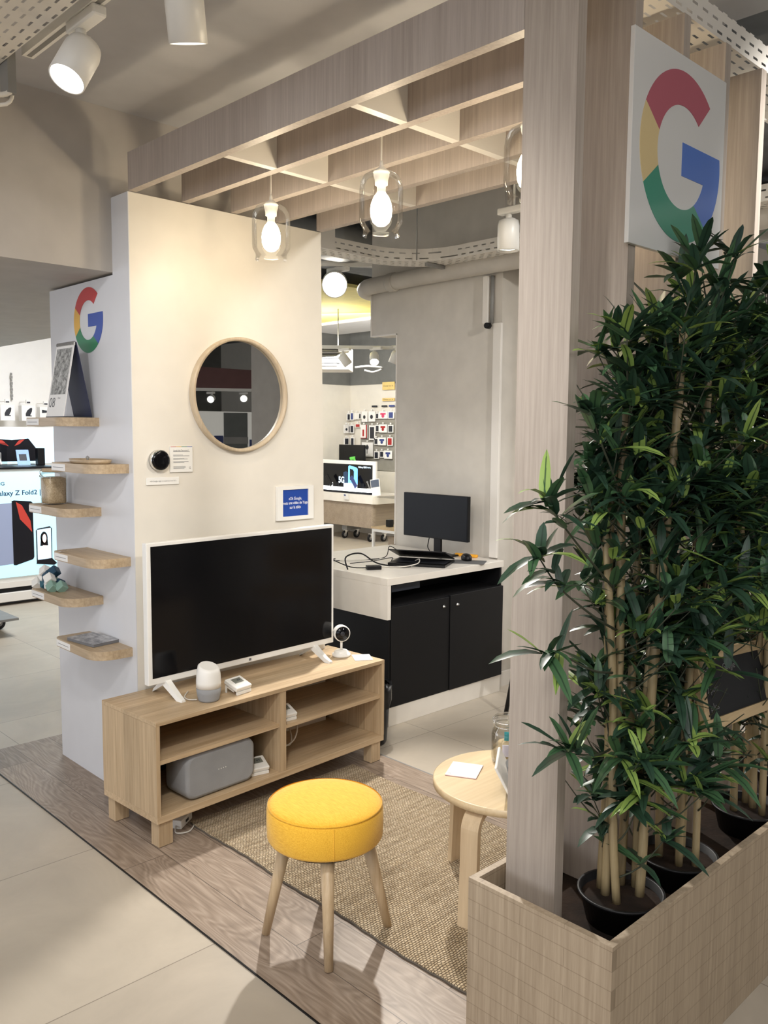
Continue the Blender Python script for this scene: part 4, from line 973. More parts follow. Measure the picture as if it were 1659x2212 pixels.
# local: screen faces -Y_local -> after -90deg faces -X
b = B(); b.box(-.255, .255, -.012, .012, .105, .372, .003, 2); b.make('housing', MT['blackp'], t)
b = B(); b.box(-.249, .249, -.0135, -.0125, .116, .368); b.make('screen', MT['mscreen'], t)
b = B(); b.box(-.028, .028, .013, .03, .01, .26, .003); b.make('neck', MT['blackp'], t)
b = B(); b.box(-.11, .11, -.075, .09, 0, .01, .004, 2); b.make('base', MT['blackp'], t)
b = B(); b.tube([(-.06, .03, .16), (-.09, .03, .05), (-.05, -.0, .015), (-.08, -.10, .004)], .003); b.make('monitor_cable', MT['cable'], t)
# laptop
t = thing('laptop', 'black laptop half open on the desk', 'laptop', (2.90, .20, DZ+.0005), D2R(-62))
b = B(); b.box(-.165, .165, -.115, .115, .001, .015, .003, 2); b.make('base', MT['blackp'], t)
b = B(); b.box(-.15, .15, -.06, .09, .0152, .016); b.make('keyboard', MT['packd'], t)
mt_ = Matrix.Translation((0, .115, .016)) @ Euler((D2R(-152+170), 0, 0)).to_matrix().to_4x4()
b = B(); b.box(-.165, .165, -.225, .0, 0, .006, .002, 1, Matrix.Translation((0, .115, .018)) @ Euler((D2R(-17), 0, 0)).to_matrix().to_4x4()); b.make('lid', MT['blackp'], t)
# mouse, pad, orange thing
t = thing('mouse_mat', 'grey mouse mat at the right corner of the desk', 'mouse mat', (3.145, .065, DZ+.0005), D2R(-58))
b = B(); b.box(-.10, .10, -.07, .07, 0, .002); b.make('mat', plain('grey_mat', srgb(92, 92, 92), .7), t)
t = thing('computer_mouse', 'black computer mouse on the grey mat', 'mouse', (3.19, .115, DZ+.003), D2R(-35))
b = B(); ell = lambda rx, ry, h, oy=0: [Vector((rx*math.cos(2*PI*i/24), ry*math.sin(2*PI*i/24)+oy, h)) for i in range(24)]
b.loft([ell(.028, .05, 0), ell(.031, .054, .008), ell(.029, .050, .022), ell(.02, .034, .034), ell(.006, .01, .038)]); b.make('shell', MT['blackp'], t)
t = thing('orange_cutter', 'orange plastic cutter handle lying at the back right of the desk', 'cutter', (3.30, .21, DZ+.0005), D2R(-78))
b = B(); b.box(-.075, .075, -.012, .012, 0, .018, .006, 3); b.make('handle', MT['orange'], t)
b = B(); b.box(-.085, -.0755, -.006, .006, .004, .012); b.make('tip', MT['greymetal'], t)
t = thing('power_adapter', 'small black power adapter on the left of the desk', 'power adapter', (2.56, .235, DZ+.0005), D2R(-30))
b = B(); b.box(-.04, .04, -.022, .022, 0, .022, .003); b.make('block', MT['blackp'], t)
b = B(); b.tube([(-.04, 0, .01), (-.12, .03, .012), (-.2, .12, .04), (-.17, .22, .03), (-.18, .30, .012)], .003)
b.make('lead', MT['cable'], t)
for i, (lab, pts, mk, r_) in enumerate((
    ('thick black cable looping over the left side of the desk', [(2.43, .30, .785), (2.47, .36, .84), (2.58, .36, .85), (2.63, .28, .80), (2.70, .18, .785), (2.76, .15, .785)], 'cable', .0042),
    ('long thin black cable running from the monitor across the desk', [(2.50, .62, .784), (2.70, .52, .784), (2.86, .46, .79), (2.96, .52, .84), (3.0, .46, .80), (3.08, .50, .784), (3.14, .44, .784)], 'cable', .0026),
    ('thin black wire crossing the middle of the desk', [(2.58, .45, .784), (2.70, .40, .79), (2.74, .28, .82), (2.80, .34, .79), (2.88, .38, .784)], 'cable', .0022),
    ('white cable curled over the laptop corner', [(2.62, .28, .783), (2.70, .17, .785), (2.78, .12, .80), (2.84, .16, .815), (2.86, .21, .80)], 'wcable', .003),
    ('grey adapter cable lying along the back of the desk', [(2.60, .56, .784), (2.72, .50, .786), (2.80, .48, .786), (2.92, .40, .784)], 'wcable', .0022))):
    o0 = Vector(pts[0]); t = thing('desk_cable', lab, 'cable', o0, 0, 'loose cables on the desk')
    b = B(); b.tube([Vector(p)-o0 for p in pts], r_); b.make('cord', MT[mk], t)
# bin
t = thing('waste_bin', 'black waste bin with a crumpled bag between bench and desk', 'bin', (2.212, -.12, .0045))
b = B(); b.lathe([(.075, 0), (.08, .01), (.098, .27)], n=28); b.make('bucket', MT['blackp'], t)
b = B(); rn = random.Random(3)
rings = []
for k, (r_, z_) in enumerate(((.097, .19), (.104, .22), (.108, .27), (.102, .30), (.088, .296))):
    rings.append([Vector(((r_+rn.uniform(-.006, .006))*math.cos(2*PI*i/28), (r_+rn.uniform(-.006, .006))*math.sin(2*PI*i/28), z_+rn.uniform(-.012, .012))) for i in range(28)])
b.loft(rings, capa=False, capb=False); b.make('bag', plain('black_bag', (.008, .008, .009), .2), t)
# black stool behind post
t = thing('bar_stool', 'black metal stool mostly hidden behind the oak post', 'stool', (3.20, -.42, .0))
b = B(); b.lathe([(.0, .46), (.15, .462), (.16, .47), (.158, .49), (.0, .495)], n=32); b.make('seat', MT['blackp'], t)
for a in (150, 60, 330, 240):
    u = Vector((math.cos(D2R(a)), math.sin(D2R(a)), 0)); b = B(); b.cyl(u*.20+Vector((0, 0, .001)), u*.12+Vector((0, 0, .462)), .012); b.make('leg', MT['blackp'], t)

# ================================================================== LEFT SHOP: phone display
t = thing('phone_counter', 'lit blue phone display counter with folding phone advert at left', 'display counter', (1.0, 4.4, 0))
b = B(); b.box(0, 1.62, .012, .70, .02, 1.175, .004, 1); b.make('counter_body', MT['whitem'], t)
b = B(); b.box(-.01, 1.63, -.01, .72, 1.176, 1.19); b.make('counter_top', MT['blackp'], t)
b = B(); b.box(.02, 1.60, .0, .011, .24, 1.145); lb = b.make('lightbox', MT['lightbox'], t)
b = B(); b.box(0, 1.62, -.02, .01, .03, .11, .004, 1); b.box(0, 1.62, -.005, .01, .15, .20); b.make('base_rail', MT['whitem'], t)
b = B(); b.box(0, 1.62, -.021, -.0205, .018, .03); b.box(0, 1.62, .005, .0115, .112, .148); b.make('base_gap', MT['blackp'], t)
fy = -.0006
text('lettering', 'Galaxy Z Fold2 | Z Flip', .058, MT['lb_navy'], lb, (1.055, fy, .967), width=.56, align='LEFT', bold=.022)
text('lettering', 'SAMSUNG', .042, MT['lb_navy'], lb, (.93, fy, 1.05), width=.22, align='LEFT', bold=.02)
b = B(); b.poly([(1.0, fy, .345), (1.21, fy, .355), (1.21, fy, .885), (1.0, fy, .875)], (0, -.001, 0)); b.make('printed_phone_back', MT['lb_silver'], lb)
b = B(); b.poly([(1.205, fy-.001, .345), (1.225, fy-.001, .34), (1.375, fy-.001, .38), (1.385, fy-.001, .40), (1.385, fy-.001, .875), (1.37, fy-.001, .89), (1.225, fy-.001, .905), (1.205, fy-.001, .90)], (0, -.001, 0)); b.make('printed_phone_front', MT['lb_dark'], lb)
b = B(); b.poly([(1.24, fy-.0022, .89), (1.29, fy-.0022, .86), (1.36, fy-.0022, .72), (1.372, fy-.0022, .62), (1.34, fy-.0022, .66), (1.27, fy-.0022, .74)], (0, -.0005, 0)); b.make('printed_swirl', MT['lb_red'], lb)
b = B(); b.poly([(1.405, fy, .345), (1.545, fy, .34), (1.548, fy, .64), (1.53, fy, .66), (1.42, fy, .645), (1.405, fy, .63)], (0, -.001, 0)); b.make('printed_flip_phone', MT['packd'], lb)
b = B(); b.poly([(1.415, fy-.0011, .37), (1.538, fy-.0011, .37), (1.538, fy-.0011, .645), (1.415, fy-.0011, .635)], (0, -.0006, 0)); b.make('printed_flip_screen', MT['lb_sky'], lb)
b = B(); b.poly([(1.43+.045*1+.032*math.cos(2*PI*i/20), fy-.0018, .56+.055*math.sin(2*PI*i/20)) for i in range(20)], (0, -.0004, 0)); b.poly([(1.448, fy-.0018, .56), (1.44, fy-.0018, .49), (1.51, fy-.0018, .49), (1.505, fy-.0018, .56)], (0, -.0004, 0)); b.make('printed_hair', MT['lb_dark'], lb)
b = B(); b.poly([(1.478+.018*math.cos(2*PI*i/20), fy-.0024, .555+.038*math.sin(2*PI*i/20)) for i in range(20)], (0, -.0004, 0)); b.poly([(1.42, fy-.0024, .375), (1.425, fy-.0024, .45), (1.465, fy-.0024, .495), (1.50, fy-.0024, .49), (1.53, fy-.0024, .45), (1.535, fy-.0024, .375)], (0, -.0004, 0)); b.make('printed_figure', MT['lb_skin'], lb)
b = B(); b.poly([(1.40, fy-.003, .335), (1.56, fy-.003, .31), (1.585, fy-.003, .325), (1.54, fy-.003, .375), (1.41, fy-.003, .36)], (0, -.001, 0)); b.make('printed_phone_base', MT['lb_dark'], lb)
# screen above
t = thing('advert_screen', 'pale blue advertising screen standing on the phone counter', 'screen', (1.45, 4.95, 1.19))
b = B(); b.box(0, 1.42, 0, .04, 0, .345, .004, 1); b.make('screen_housing', MT['white'], t)
b = B(); b.box(.01, 1.41, -.002, -.0005, .008, .335); sc_ = b.make('screen_face', MT['lb_sky'], t)
b = B(); b.poly([(.55, -.0026, .03), (1.27, -.0026, .03), (1.28, -.0026, .045), (1.13, -.0026, .24), (.98, -.0026, .225), (.80, -.0026, .24), (.62, -.0026, .235)], (0, -.001, 0)); b.make('printed_tablet', MT['lb_dark'], sc_)
b = B(); b.poly([(1.10, -.004, .235), (1.04, -.004, .22), (1.0, -.004, .17), (1.05, -.004, .19)], (0, -.0005, 0)); b.poly([(.84, -.004, .235), (.90, -.004, .22), (.95, -.004, .17), (.88, -.004, .19)], (0, -.0005, 0)); b.make('printed_swirl', MT['lb_red'], sc_)
t = thing('demo_phone', 'blue demonstration phone in a white cradle on the phone counter', 'phone', (2.16, 4.62, 1.1905))
b = B(); b.box(-.04, .04, -.005, .005, .03, .17, .004, 2, Euler((D2R(-15), 0, 0)).to_matrix().to_4x4()); b.make('phone', MT['lb_blue'], t)
b = B(); b.box(-.012, .012, .0, .03, 0, .04); b.box(-.06, -.045, -.01, .01, 0, .06, mat=Euler((0, D2R(20), 0)).to_matrix().to_4x4()); b.box(.045, .06, -.01, .01, 0, .06, mat=Euler((0, D2R(-20), 0)).to_matrix().to_4x4()); b.make('cradle', MT['white'], t)
t = thing('leaflet_holder', 'pale blue leaflet in an acrylic holder on the phone counter', 'leaflet', (2.39, 4.58, 1.1905))
b = B(); b.box(-.05, .06, 0, .004, .01, .15, 0, 1, Euler((D2R(-18), 0, 0)).to_matrix().to_4x4()); b.make('leaflet', plain('pale_blue_card', srgb(150, 184, 238), .5), t)
b = B(); b.box(-.03, .035, -.0022, -.0004, .05, .11, 0, 1, Euler((D2R(-18), 0, 0)).to_matrix().to_4x4()); b.make('printed_patch', MT['packd'], t)
b = B(); b.box(-.09, .10, .03, .033, 0, .18); b.box(-.09, .10, -.03, .06, 0.0005, .004); b.make('acrylic_stand', MT['acrylic'], t)
t = thing('acrylic_case', 'clear acrylic case with small camera parts on the phone counter', 'display case', (2.16, 4.74, 1.1905))
b = B()
for x in (-.13, .13): b.box(x-.0015, x+.0015, -.04, .10, 0, .2)
b.box(-.13, .13, .098, .10, 0, .2); b.box(-.13, .13, -.04, .1, .2, .203); b.make('case', MT['acrylic'], t)
b = B(); b.box(.05, .1, .0, .05, 0.001, .12, .01); b.make('exhibit', MT['greymetal'], t)
t = thing('tall_black_speaker', 'narrow black box at the right end of the phone counter', 'box', (2.60, 4.70, 1.1905))
b = B(); b.box(-.035, .03, 0, .06, 0, .155, .003); b.make('box_body', MT['blackp'], t)
# hanging boxes above screen
def wallpack(label, cx, z, w, h, icon, loc_y=5.58, group='white boxes hanging above the advert screen'):
    t = thing('hanging_box', label, 'package', (cx, loc_y, z), 0, group)
    b = B(); b.box(-w/2, w/2, -.22, -.14, -h, 0, .002, 1); b.make('box', MT['pack'], t)
    b = B(); b.box(-.02, .02, -.222, -.20, .02, .055); b.make('price_tab', MT['pack'], t)
    b = B(); b.box(-.016, .016, -.2235, -.2225, .022, .036); b.make('price_print', MT['packd'], t)
    b = B(); b.cyl((0, -.2, .035), (0, .0, .035), .004, n=6); b.make('hook', MT['whitem'], t)
    b = B()
    if icon == 'leaf':
        b.poly([(-.03, -.2212, -.105), (.028, -.2212, -.105), (.028, -.2212, -.098), (.012, -.2212, -.095), (.03, -.2212, -.06), (.035, -.2212, -.03), (.028, -.2212, -.022), (.01, -.2212, -.028), (-.015, -.2212, -.05), (-.03, -.2212, -.08)], (0, -.001, 0))
    else:
        b.poly([(-.04, -.2212, -.03), (.03, -.2212, -.038), (.045, -.2212, -.045), (.03, -.2212, -.055), (-.04, -.2212, -.06)], (0, -.001, 0)); b.box(-.04, .03, -.2222, -.2212, -.125, -.115)
    b.make('product_print', MT['packd'], t)
wallpack('white hanging box at the far left edge with a dark tool print', 2.32, 1.74, .13, .16, 'tool')
wallpack('white hanging box with a dark leaf shaped print, left one of the pair', 2.555, 1.745, .135, .15, 'leaf')
wallpack('white hanging box with a dark leaf shaped print, right one of the pair', 2.755, 1.745, .135, .15, 'leaf')
wallpack('white hanging box with a dark tool print beside the desk calendar', 2.925, 1.735, .12, .14, 'tool')
t = thing('security_tag_strip', 'dark hanging chain strip on the white shop wall behind the calendar', 'strip', (2.68, 5.57, 1.80))
b = B()
for i in range(9): b.box(-.008-.003*(i % 2), .008+.003*(i % 2), 0, .01, i*.03, i*.03+.026)
b.make('links', MT['greymetal'], t)
t = thing('caster_trolley', 'caster wheel of a trolley at the left picture edge', 'trolley', (1.70, 3.52, 0.0005))
def caster(t, x, y, r=.045, z=0):
    b = B(); b.lathe([(r*.9, -.013), (r, -.008), (r, .008), (r*.9, .013)], (x, y, z+r), 24, 'Y'); w_ = b.make('wheel', MT['blackp'], t)
    b = B(); b.lathe([(r*.5, -.015), (r*.5, .015)], (x, y, z+r), 18, 'Y'); b.make('hub', MT['greymetal'], w_)
    b = B(); b.poly([(x-.012, y-.02, z+r), (x+.012, y-.02, z+r), (x+.035, y-.02, z+r*2.2), (x-.005, y-.02, z+r*2.2)], (0, .004, 0)); b.poly([(x-.012, y+.016, z+r), (x+.012, y+.016, z+r), (x+.035, y+.016, z+r*2.2), (x-.005, y+.016, z+r*2.2)], (0, .004, 0))
    b.box(x-.02, x+.045, y-.022, y+.022, z+r*2.2, z+r*2.2+.006); b.make('fork', MT['chrome'], t)
caster(t, .05, 0, .05)
b = B(); b.box(-.9, .09, -.3, .1, .118, .135); b.make('platform', MT['greymetal'], t)

# ================================================================== FAR SHOP: display table
t = thing('display_table', 'white and brown display table on casters in the far shop', 'table', (7.30, 5.24, 0.0))
def rr_top(x0, x1, y0, y1, r, n=8):
    out = []
    for cx_, cy_, a0 in ((x1-r, y1-r, 0), (x0+r, y1-r, 90), (x0+r, y0+r, 180), (x1-r, y0+r, 270)):
        for i in range(n+1): a = D2R(a0+90*i/n); out.append((cx_+r*math.cos(a), cy_+r*math.sin(a)))
    return out
b = B(); b.poly([(x, y, .535) for x, y in rr_top(0, .55, 0, 1.3, .07)], (0, 0, .12)); b.make('tabletop', MT['lam'], t)
b = B(); b.poly([(x, y, .2) for x, y in rr_top(.03, .50, .06, 1.26, .05)], (0, 0, .334)); b.make('skirt', MT['skirt'], t)
caster(t, .12, .75, .055); caster(t, .30, .70, .055); caster(t, .12, .22, .05); caster(t, .28, .12, .05)
b = B(); b.box(.08, .35, .66, .76, .126, .199); b.make('caster_plate', MT['greymetal'], t)
t = thing('promo_screen', 'white framed promotional screen showing a blue phone on the far table', 'screen', (7.42, 5.36, .6555))
b = B(); b.box(0, .035, 0, 1.16, .02, .452, .004, 1); b.make('frame', MT['white'], t)
b = B(); b.box(-.0025, -.0005, .06, 1.10, .075, .40); sc_ = b.make('screen_face', MT['screen'], t)
xf_ = -.0032
P = lambda y, z: (xf_, y, z)
b = B(); b.poly([P(.56, .10), P(.40, .10), P(.36, .12), P(.36, .34), P(.39, .36), P(.53, .385), P(.555, .37)], (-.001, 0, 0)); b.make('printed_phone', MT['s_blue'], sc_)
b = B(); b.poly([(xf_-.0012, y, z) for y, z in ((.52, .18), (.44, .16), (.435, .30), (.455, .325), (.52, .34))], (-.0006, 0, 0)); b.make('printed_lens', MT['lb_dark'], sc_)
b = B(); b.poly([P(.66, .09), P(.575, .09), P(.565, .28), P(.60, .30), P(.66, .28)], (-.001, 0, 0)); b.make('printed_phone_dark', MT['lb_navy'], sc_)
text('lettering', '5G', .12, MT['s_white'], sc_, (xf_-.002, .70, .17), (0, -1, 0), width=.12, bold=.03)
b = B(); b.poly([P(.65, .075), P(.42, .075), P(.40, .11), P(.50, .135), P(.65, .13)], (-.0022, 0, 0)); b.make('printed_glow', MT['s_white'], sc_)
text('lettering', 'Galaxy S20 Series', .03, MT['s_white'], sc_, (xf_-.001, .22, .365), (0, -1, 0), width=.25, bold=.03)
t = thing('display_plinth', 'glowing white edged plinth under the promotional screen', 'plinth', (7.33, 5.32, .6555))
b = B(); b.poly([(.0, .06, 0), (.08, 0, 0), (.085, 1.2, 0), (-.015, 1.2, 0), (-.02, .5, 0)], (0, 0, .03)); b.make('dark_base', MT['lb_dark'], t)
b = B(); b.poly([(-.004, .06, 0.031), (.08, 0, 0.031), (.085, 1.2, 0.031), (-.02, 1.2, 0.031), (-.024, .5, 0.031)], (0, 0, .014)); b.make('light_edge', MT['led'], t)
for (y_, lab, mk, dx) in ((1.02, 'black phone leaning on its stand at the left of the far table', 'blackp', .0), (.50, 'blue phone leaning on its stand in the middle of the far table', 'packb', .0)):
    t = thing('stand_phone', lab, 'phone', (7.34, 5.32+y_-.10, .702), 0, 'phones on stands on the far table')
    b = B(); b.box(-.006, .006, -.09, .09, .0, .06, .004, 2, Matrix.Translation((0, 0, .115)) @ Euler((D2R(52), 0, 0)).to_matrix().to_4x4() @ Matrix.Translation((0, 0, -.03))); b.make('phone', MT[mk], t)
    b = B(); b.box(-.0, .03, -.05, -.01, 0, .09, .002, 1); b.make('stand_block', MT['white'], t)
t = thing('watch_stand', 'small white stand with a watch at the right of the far table', 'stand', (7.34, 5.42, .702))
b = B(); b.box(0, .03, -.05, .03, 0, .04, .002, 1); b.make('block', MT['white'], t)
b = B(); b.tube([(.015, -.01, .04), (.01, .005, .08), (.005, .02, .12)], .008); b.lathe([(.014, 0), (.014, .01)], (.0, .025, .125), 14, 'X'); b.make('watch', MT['greymetal'], t)
t = thing('sign_card', 'upright leaflet card at the right end of the far table', 'card', (7.36, 5.22, .6555))
b = B(); b.box(-.003, .003, -.03, .15, 0, .23, mat=Euler((D2R(-9), 0, 0)).to_matrix().to_4x4()); b.make('card', MT['pack'], t)
b = B(); b.box(-.0042, -.0032, -.02, .14, .12, .22, mat=Euler((D2R(-9), 0, 0)).to_matrix().to_4x4()); b.make('printed_panel', plain('slate_print', srgb(84, 94, 112), .5), t)
t = thing('price_card', 'small tilted price card on the edge of the far table', 'card', (7.292, 5.80, .575), 0)
b = B(); b.box(-.012, -.008, -.05, .05, 0, .085, mat=Euler((0, D2R(-12), 0)).to_matrix().to_4x4()); b.make('card', MT['pack'], t)
b = B(); b.box(-.0135, -.0122, .0, .035, .05, .07, mat=Euler((0, D2R(-12), 0)).to_matrix().to_4x4()); b.make('printed_patch', MT['packb'], t)
t = thing('black_monitor', 'black screen behind the promotional screen in the far corner', 'screen', (7.75, 5.98, .80))
b = B(); b.box(0, .03, -.03, .52, .22, .52, .003); b.box(0.01, .03, .2, .3, -.1, .22); b.make('panel', MT['blackp'], t)
t = thing('spray_bottle', 'bright green spray bottle trigger above the far screen', 'bottle', (7.60, 6.05, .80))
b = B(); b.lathe([(.03, -.13), (.03, .24), (.012, .28), (.012, .30)], n=16); b.make('bottle', MT['green'], t)
b = B(); b.poly([(0, .05, .33), (0, .04, .345), (0, -.06, .36), (0, -.06, .33), (0, -.085, .285), (0, -.07, .28), (0, -.03, .315), (0, .02, .30)], (.012, 0, 0)); b.make('trigger', MT['green'], t)
# stand right of it
t = thing('shelf_stand', 'white framed wooden stand with clear box beside the far table', 'stand', (5.56, 3.40, 0))
for x, y in ((0, -.5), (0, .02), (.35, .02), (.35, -.5)):
    b = B(); b.box(x, x+.025, y, y+.025, .0, .47); b.make('leg', MT['white'], t)
b = B(); b.box(0, .375, -.5, .045, .47, .5); b.make('frame_rail', MT['white'], t)
b = B(); b.box(-.005, .38, -.51, .05, .5, .52); b.make('shelf_board', MT['pine'], t)
b = B(); b.box(.10, .16, -.5, -.1, .1, .42, mat=Euler((D2R(0), 0, 0)).to_matrix().to_4x4()); b.make('leaning_board', MT['skirt'], t)
t = thing('acrylic_cover', 'clear acrylic cover box on the wooden stand', 'display case', (5.56, 3.40, .5205))
b = B()
for a in ((0, .004, -.5, .04), (.36, .364, -.5, .04)): b.box(a[0], a[1], a[2], a[3], 0, .31)
b.box(.004, .36, .036, .04, 0, .31); b.box(.004, .36, -.5, -.496, 0, .31); b.box(0, .364, -.5, .04, .311, .315); b.make('cover', MT['acrylic'], t)
t = thing('small_black_device', 'small black cube device inside the clear cover', 'device', (5.68, 3.30, .521))
b = B(); b.box(-.03, .03, -.03, .03, 0, .075, .005); b.make('cube_body', MT['blackp'], t)
# far wall packages
def yz(zx, zy): return 6.6-(zx-615)*.00107, 2.197-(zy-212)*.000735
t = thing('pegboard_panel', 'grey pegboard strip behind the hanging packs', 'pegboard', (8.045, 6.30, .95))
b = B(); b.box(0, .012, -.75, .05, 0, .75); b.make('panel', plain('grey_pegboard', srgb(150, 146, 136), .7), t)
packs = [ # zoom x, top y, w, h, colour, desc
 (545, 780, 70, 140, 'packd', 'dark phone case'), (632, 770, 70, 145, 'packd', 'charcoal phone case'), (705, 755, 60, 165, 'packb', 'navy blue phone case'), (795, 770, 90, 130, 'white', 'silver ring cable pack'), (870, 780, 40, 110, 'packd', 'thin dark cable pack'),
 (960, 740, 115, 210, 'dot', 'left one of two cards with a round dark puck'), (1105, 740, 130, 205, 'dot', 'right one of two cards with a round dark puck'), (1215, 780, 60, 110, 'packd', 'small dark earphone card'), (1330, 750, 170, 140, 'packpink', 'pink earphone card'), (1480, 750, 110, 140, 'packb', 'blue earphone card at the end of the top row'),
 (495, 1010, 85, 170, 'dot', 'card with a green oval print in the second row'), (630, 1020, 80, 160, 'packd', 'dark sleeve in the second row'), (705, 1010, 75, 170, 'packd', 'slim charcoal sleeve in the second row'), (825, 990, 110, 70, 'packr', 'small red card in the second row'),
 (950, 1010, 130, 270, 'tallred', 'tall white and red box with a phone print'), (1115, 1020, 120, 290, 'packd', 'tall white box with a black tripod print'), (1220, 1010, 70, 140, 'packd', 'dark earphone card in the second row'), (1330, 1000, 150, 160, 'packr', 'red earphone card in the second row'), (1475, 1010, 100, 150, 'packd', 'black earphone card in the second row'),
 (500, 1270, 90, 150, 'packd', 'black phone sleeve in the third row'), (605, 1260, 75, 170, 'packd', 'grey phone sleeve in the third row'), (715, 1260, 70, 190, 'packd', 'slanted dark phone sleeve in the third row'), (1195, 1270, 80, 130, 'packd', 'dark earphone card in the third row'), (1310, 1255, 150, 155, 'packb', 'blue earphone card in the third row'), (1465, 1250, 100, 165, 'packr', 'red topped black earphone card in the third row'),
 (1020, 1360, 220, 280, 'tripod', 'large white box with a black tripod print'), (625, 1510, 50, 150, 'packd', 'narrow card in the lowest row'), (705, 1500, 75, 180, 'packd', 'dark case in the lowest row'), (1205, 1530, 90, 150, 'packd', 'dark earphone card in the lowest row'), (1310, 1520, 80, 130, 'packd', 'slim dark earphone card in the lowest row'), (1430, 1510, 150, 160, 'packb', 'violet earphone card in the lowest row')]
for i, (zx, zy, w_, h_, c_, d_) in enumerate(packs):
    w, h = w_*.00107, h_*.000735
    onback = zx < 600
    if onback: loc = (8.06-(615-zx)*.000978, 6.565, 2.197-(zy-212)*.000735); rz = 0
    else: y, z = yz(zx, zy); loc = (8.02, y, z); rz = -PI/2
    t = thing('hanging_pack', d_ + ' on the far wall', 'package', loc, rz, 'packs hanging on the far shop wall')
    b = B(); b.box(-w/2, w/2, -.012, 0, -h, 0); b.make('card', MT['pack'], t)
    b = B()
    if c_ == 'dot': b.lathe([(w*.22, -.0135), (w*.2, -.0145)], (0, 0, -h*.55), 14, 'Y'); mk = 'packd'
    elif c_ == 'tallred': b.box(w*.32, w*.5, -.0135, -.0122, -h, 0); b.box(-w*.5, w*.5, -.0135, -.0122, -h, -h*.96); b.box(-w*.2, w*.05, -.0135, -.0122, -h*.85, -h*.35); mk = 'packr'
    elif c_ == 'tripod': b.lathe([(w*.15, -.0135), (w*.14, -.0145)], (0, 0, -h*.35), 10, 'Y'); b.box(-w*.03, w*.03, -.0135, -.0122, -h*.8, -h*.15); mk = 'packd'
    elif c_ in ('packpink', 'packr', 'packb') and w > .12: b.lathe([(w*.16, -.0135), (w*.16, -.0145), (w*.1, -.0145)], (.0, 0, -h*.6), 14, 'Y', capb=False); b.box(-w*.3, w*.3, -.0135, -.0122, -h*.45, -h*.2); mk = c_
    else: b.box(-w*.36, w*.36, -.0135, -.0122, -h*.9, -h*.12); mk = c_
    b.make('product_print', MT[mk], t)
    b = B(); b.box(-.010, .010, -.016, -.002, .008, .03); b.make('price_tab', MT['pack'], t)
for (zx, zy, w_, h_, mk, s_, lab) in ((1410, 180, 230, 150, 'yellowsign', 'Charger sur se', 'upper amber sign on the far wall beside the column edge'), (1410, 490, 230, 55, 'yellowsign', 'Charger sur se', 'lower narrow amber sign on the far wall'),
                                 (1140, 628, 100, 32, 'packd', None, 'small dark header tab left, above the packs'), (1333, 628, 100, 32, 'packd', None, 'small dark header tab right, above the packs'), (1475, 625, 100, 35, 'packb', None, 'small blue header tab above the packs')):
    y, z = yz(zx, zy)
    t = thing('wall_sign', lab, 'sign', (8.035, y, z), -PI/2)
    b = B(); b.box(-w_*.00107/2, w_*.00107/2, -.01, 0, -h_*.000735, 0); b.make('plate', MT[mk], t)
    if s_: text('lettering', s_, .028, MT['darktext'], t, (-.0, -.0106, -h_*.000735/2), width=.2)

# ================================================================== RIGHT SHOP behind bamboo
t = thing('white_counter', 'bright white counter behind the bamboo at right', 'counter', (3.9, -2.4, 0))
b = B(); b.box(0, .7, -.6, 1.1, .0, .82, .01); b.make('body', MT['lam'], t)
b = B(); b.box(-.02, .72, -.62, 1.12, .82, .85, .004); b.make('worktop', MT['lam'], t)
b = B(); b.box(-.008, -.0005, -.6, 1.1, .60, .62); b.make('metal_rail', MT['chrome'], t)
t = thing('wooden_chair', 'wooden chair behind the bamboo at the right edge', 'chair', (3.05, -1.55, 0.0), .4)
for x, y in ((-.18, -.18), (.18, -.18), (-.18, .18), (.18, .18)):
    b = B(); b.cyl((x*1.1, y*1.1, .001), (x*.9, y*.9, .44), .014, .018, 12); b.make('leg', MT['pine'], t)
b = B(); b.box(-.21, .21, -.21, .21, .44, .46, .006); b.make('seat', MT['pine'], t)
b = B(); b.box(-.2, .2, .19, .205, .6, .82, .006); b.box(-.18, -.15, .19, .205, .46, .62); b.box(.15, .18, .19, .205, .46, .62); b.make('backrest', MT['pine'], t)
t = thing('glow_panel', 'bright white glowing panel on the right shop wall', 'glowing panel', (7.98, -1.0, .5))
b = B(); b.box(-.03, 0, -1.5, 1.5, 0, 1.4); b.make('panel', emit('white_glow_panel', (1, .98, .95), 1.6), t)  # emission stands in for brightly lit surfaces behind the bamboo

# chalkboard
t = thing('chalkboard', 'small wooden framed chalkboard leaning among the bamboo canes', 'chalkboard', (1.455, -2.16, .772), D2R(2))
mt_ = Euler((D2R(-14), D2R(5), 0)).to_matrix().to_4x4()
W_, H_, f_ = .50, .20, .028
b = B()
b.box(0, W_, -.008, .008, 0, f_, 0, 1, mt_); b.box(0, W_, -.008, .008, H_-f_, H_, 0, 1, mt_); b.box(0, f_, -.008, .008, f_, H_-f_, 0, 1, mt_); b.box(W_-f_, W_, -.008, .008, f_, H_-f_, 0, 1, mt_); b.make('frame', MT['pine'], t)
b = B(); b.box(f_, W_-f_, -.002, .002, f_, H_-f_, 0, 1, mt_); b.make('slate', plain('slate_black', srgb(36, 37, 40), .7), t)
chalk = plain('chalk', srgb(130, 130, 130), .9)
for s_, x, z, w_ in (('On', .045, .155, .03), ('Google', .16, .148, .08), ('2 pour', .045, .10, .07), ('plus', .05, .055, .05)):
    text('lettering', s_, .026, chalk, t, mt_ @ Vector((x, -.0035, z)), mt_.to_3x3() @ Vector((1, 0, 0)), mt_.to_3x3() @ Vector((0, 0, 1)), width=w_, align='LEFT')

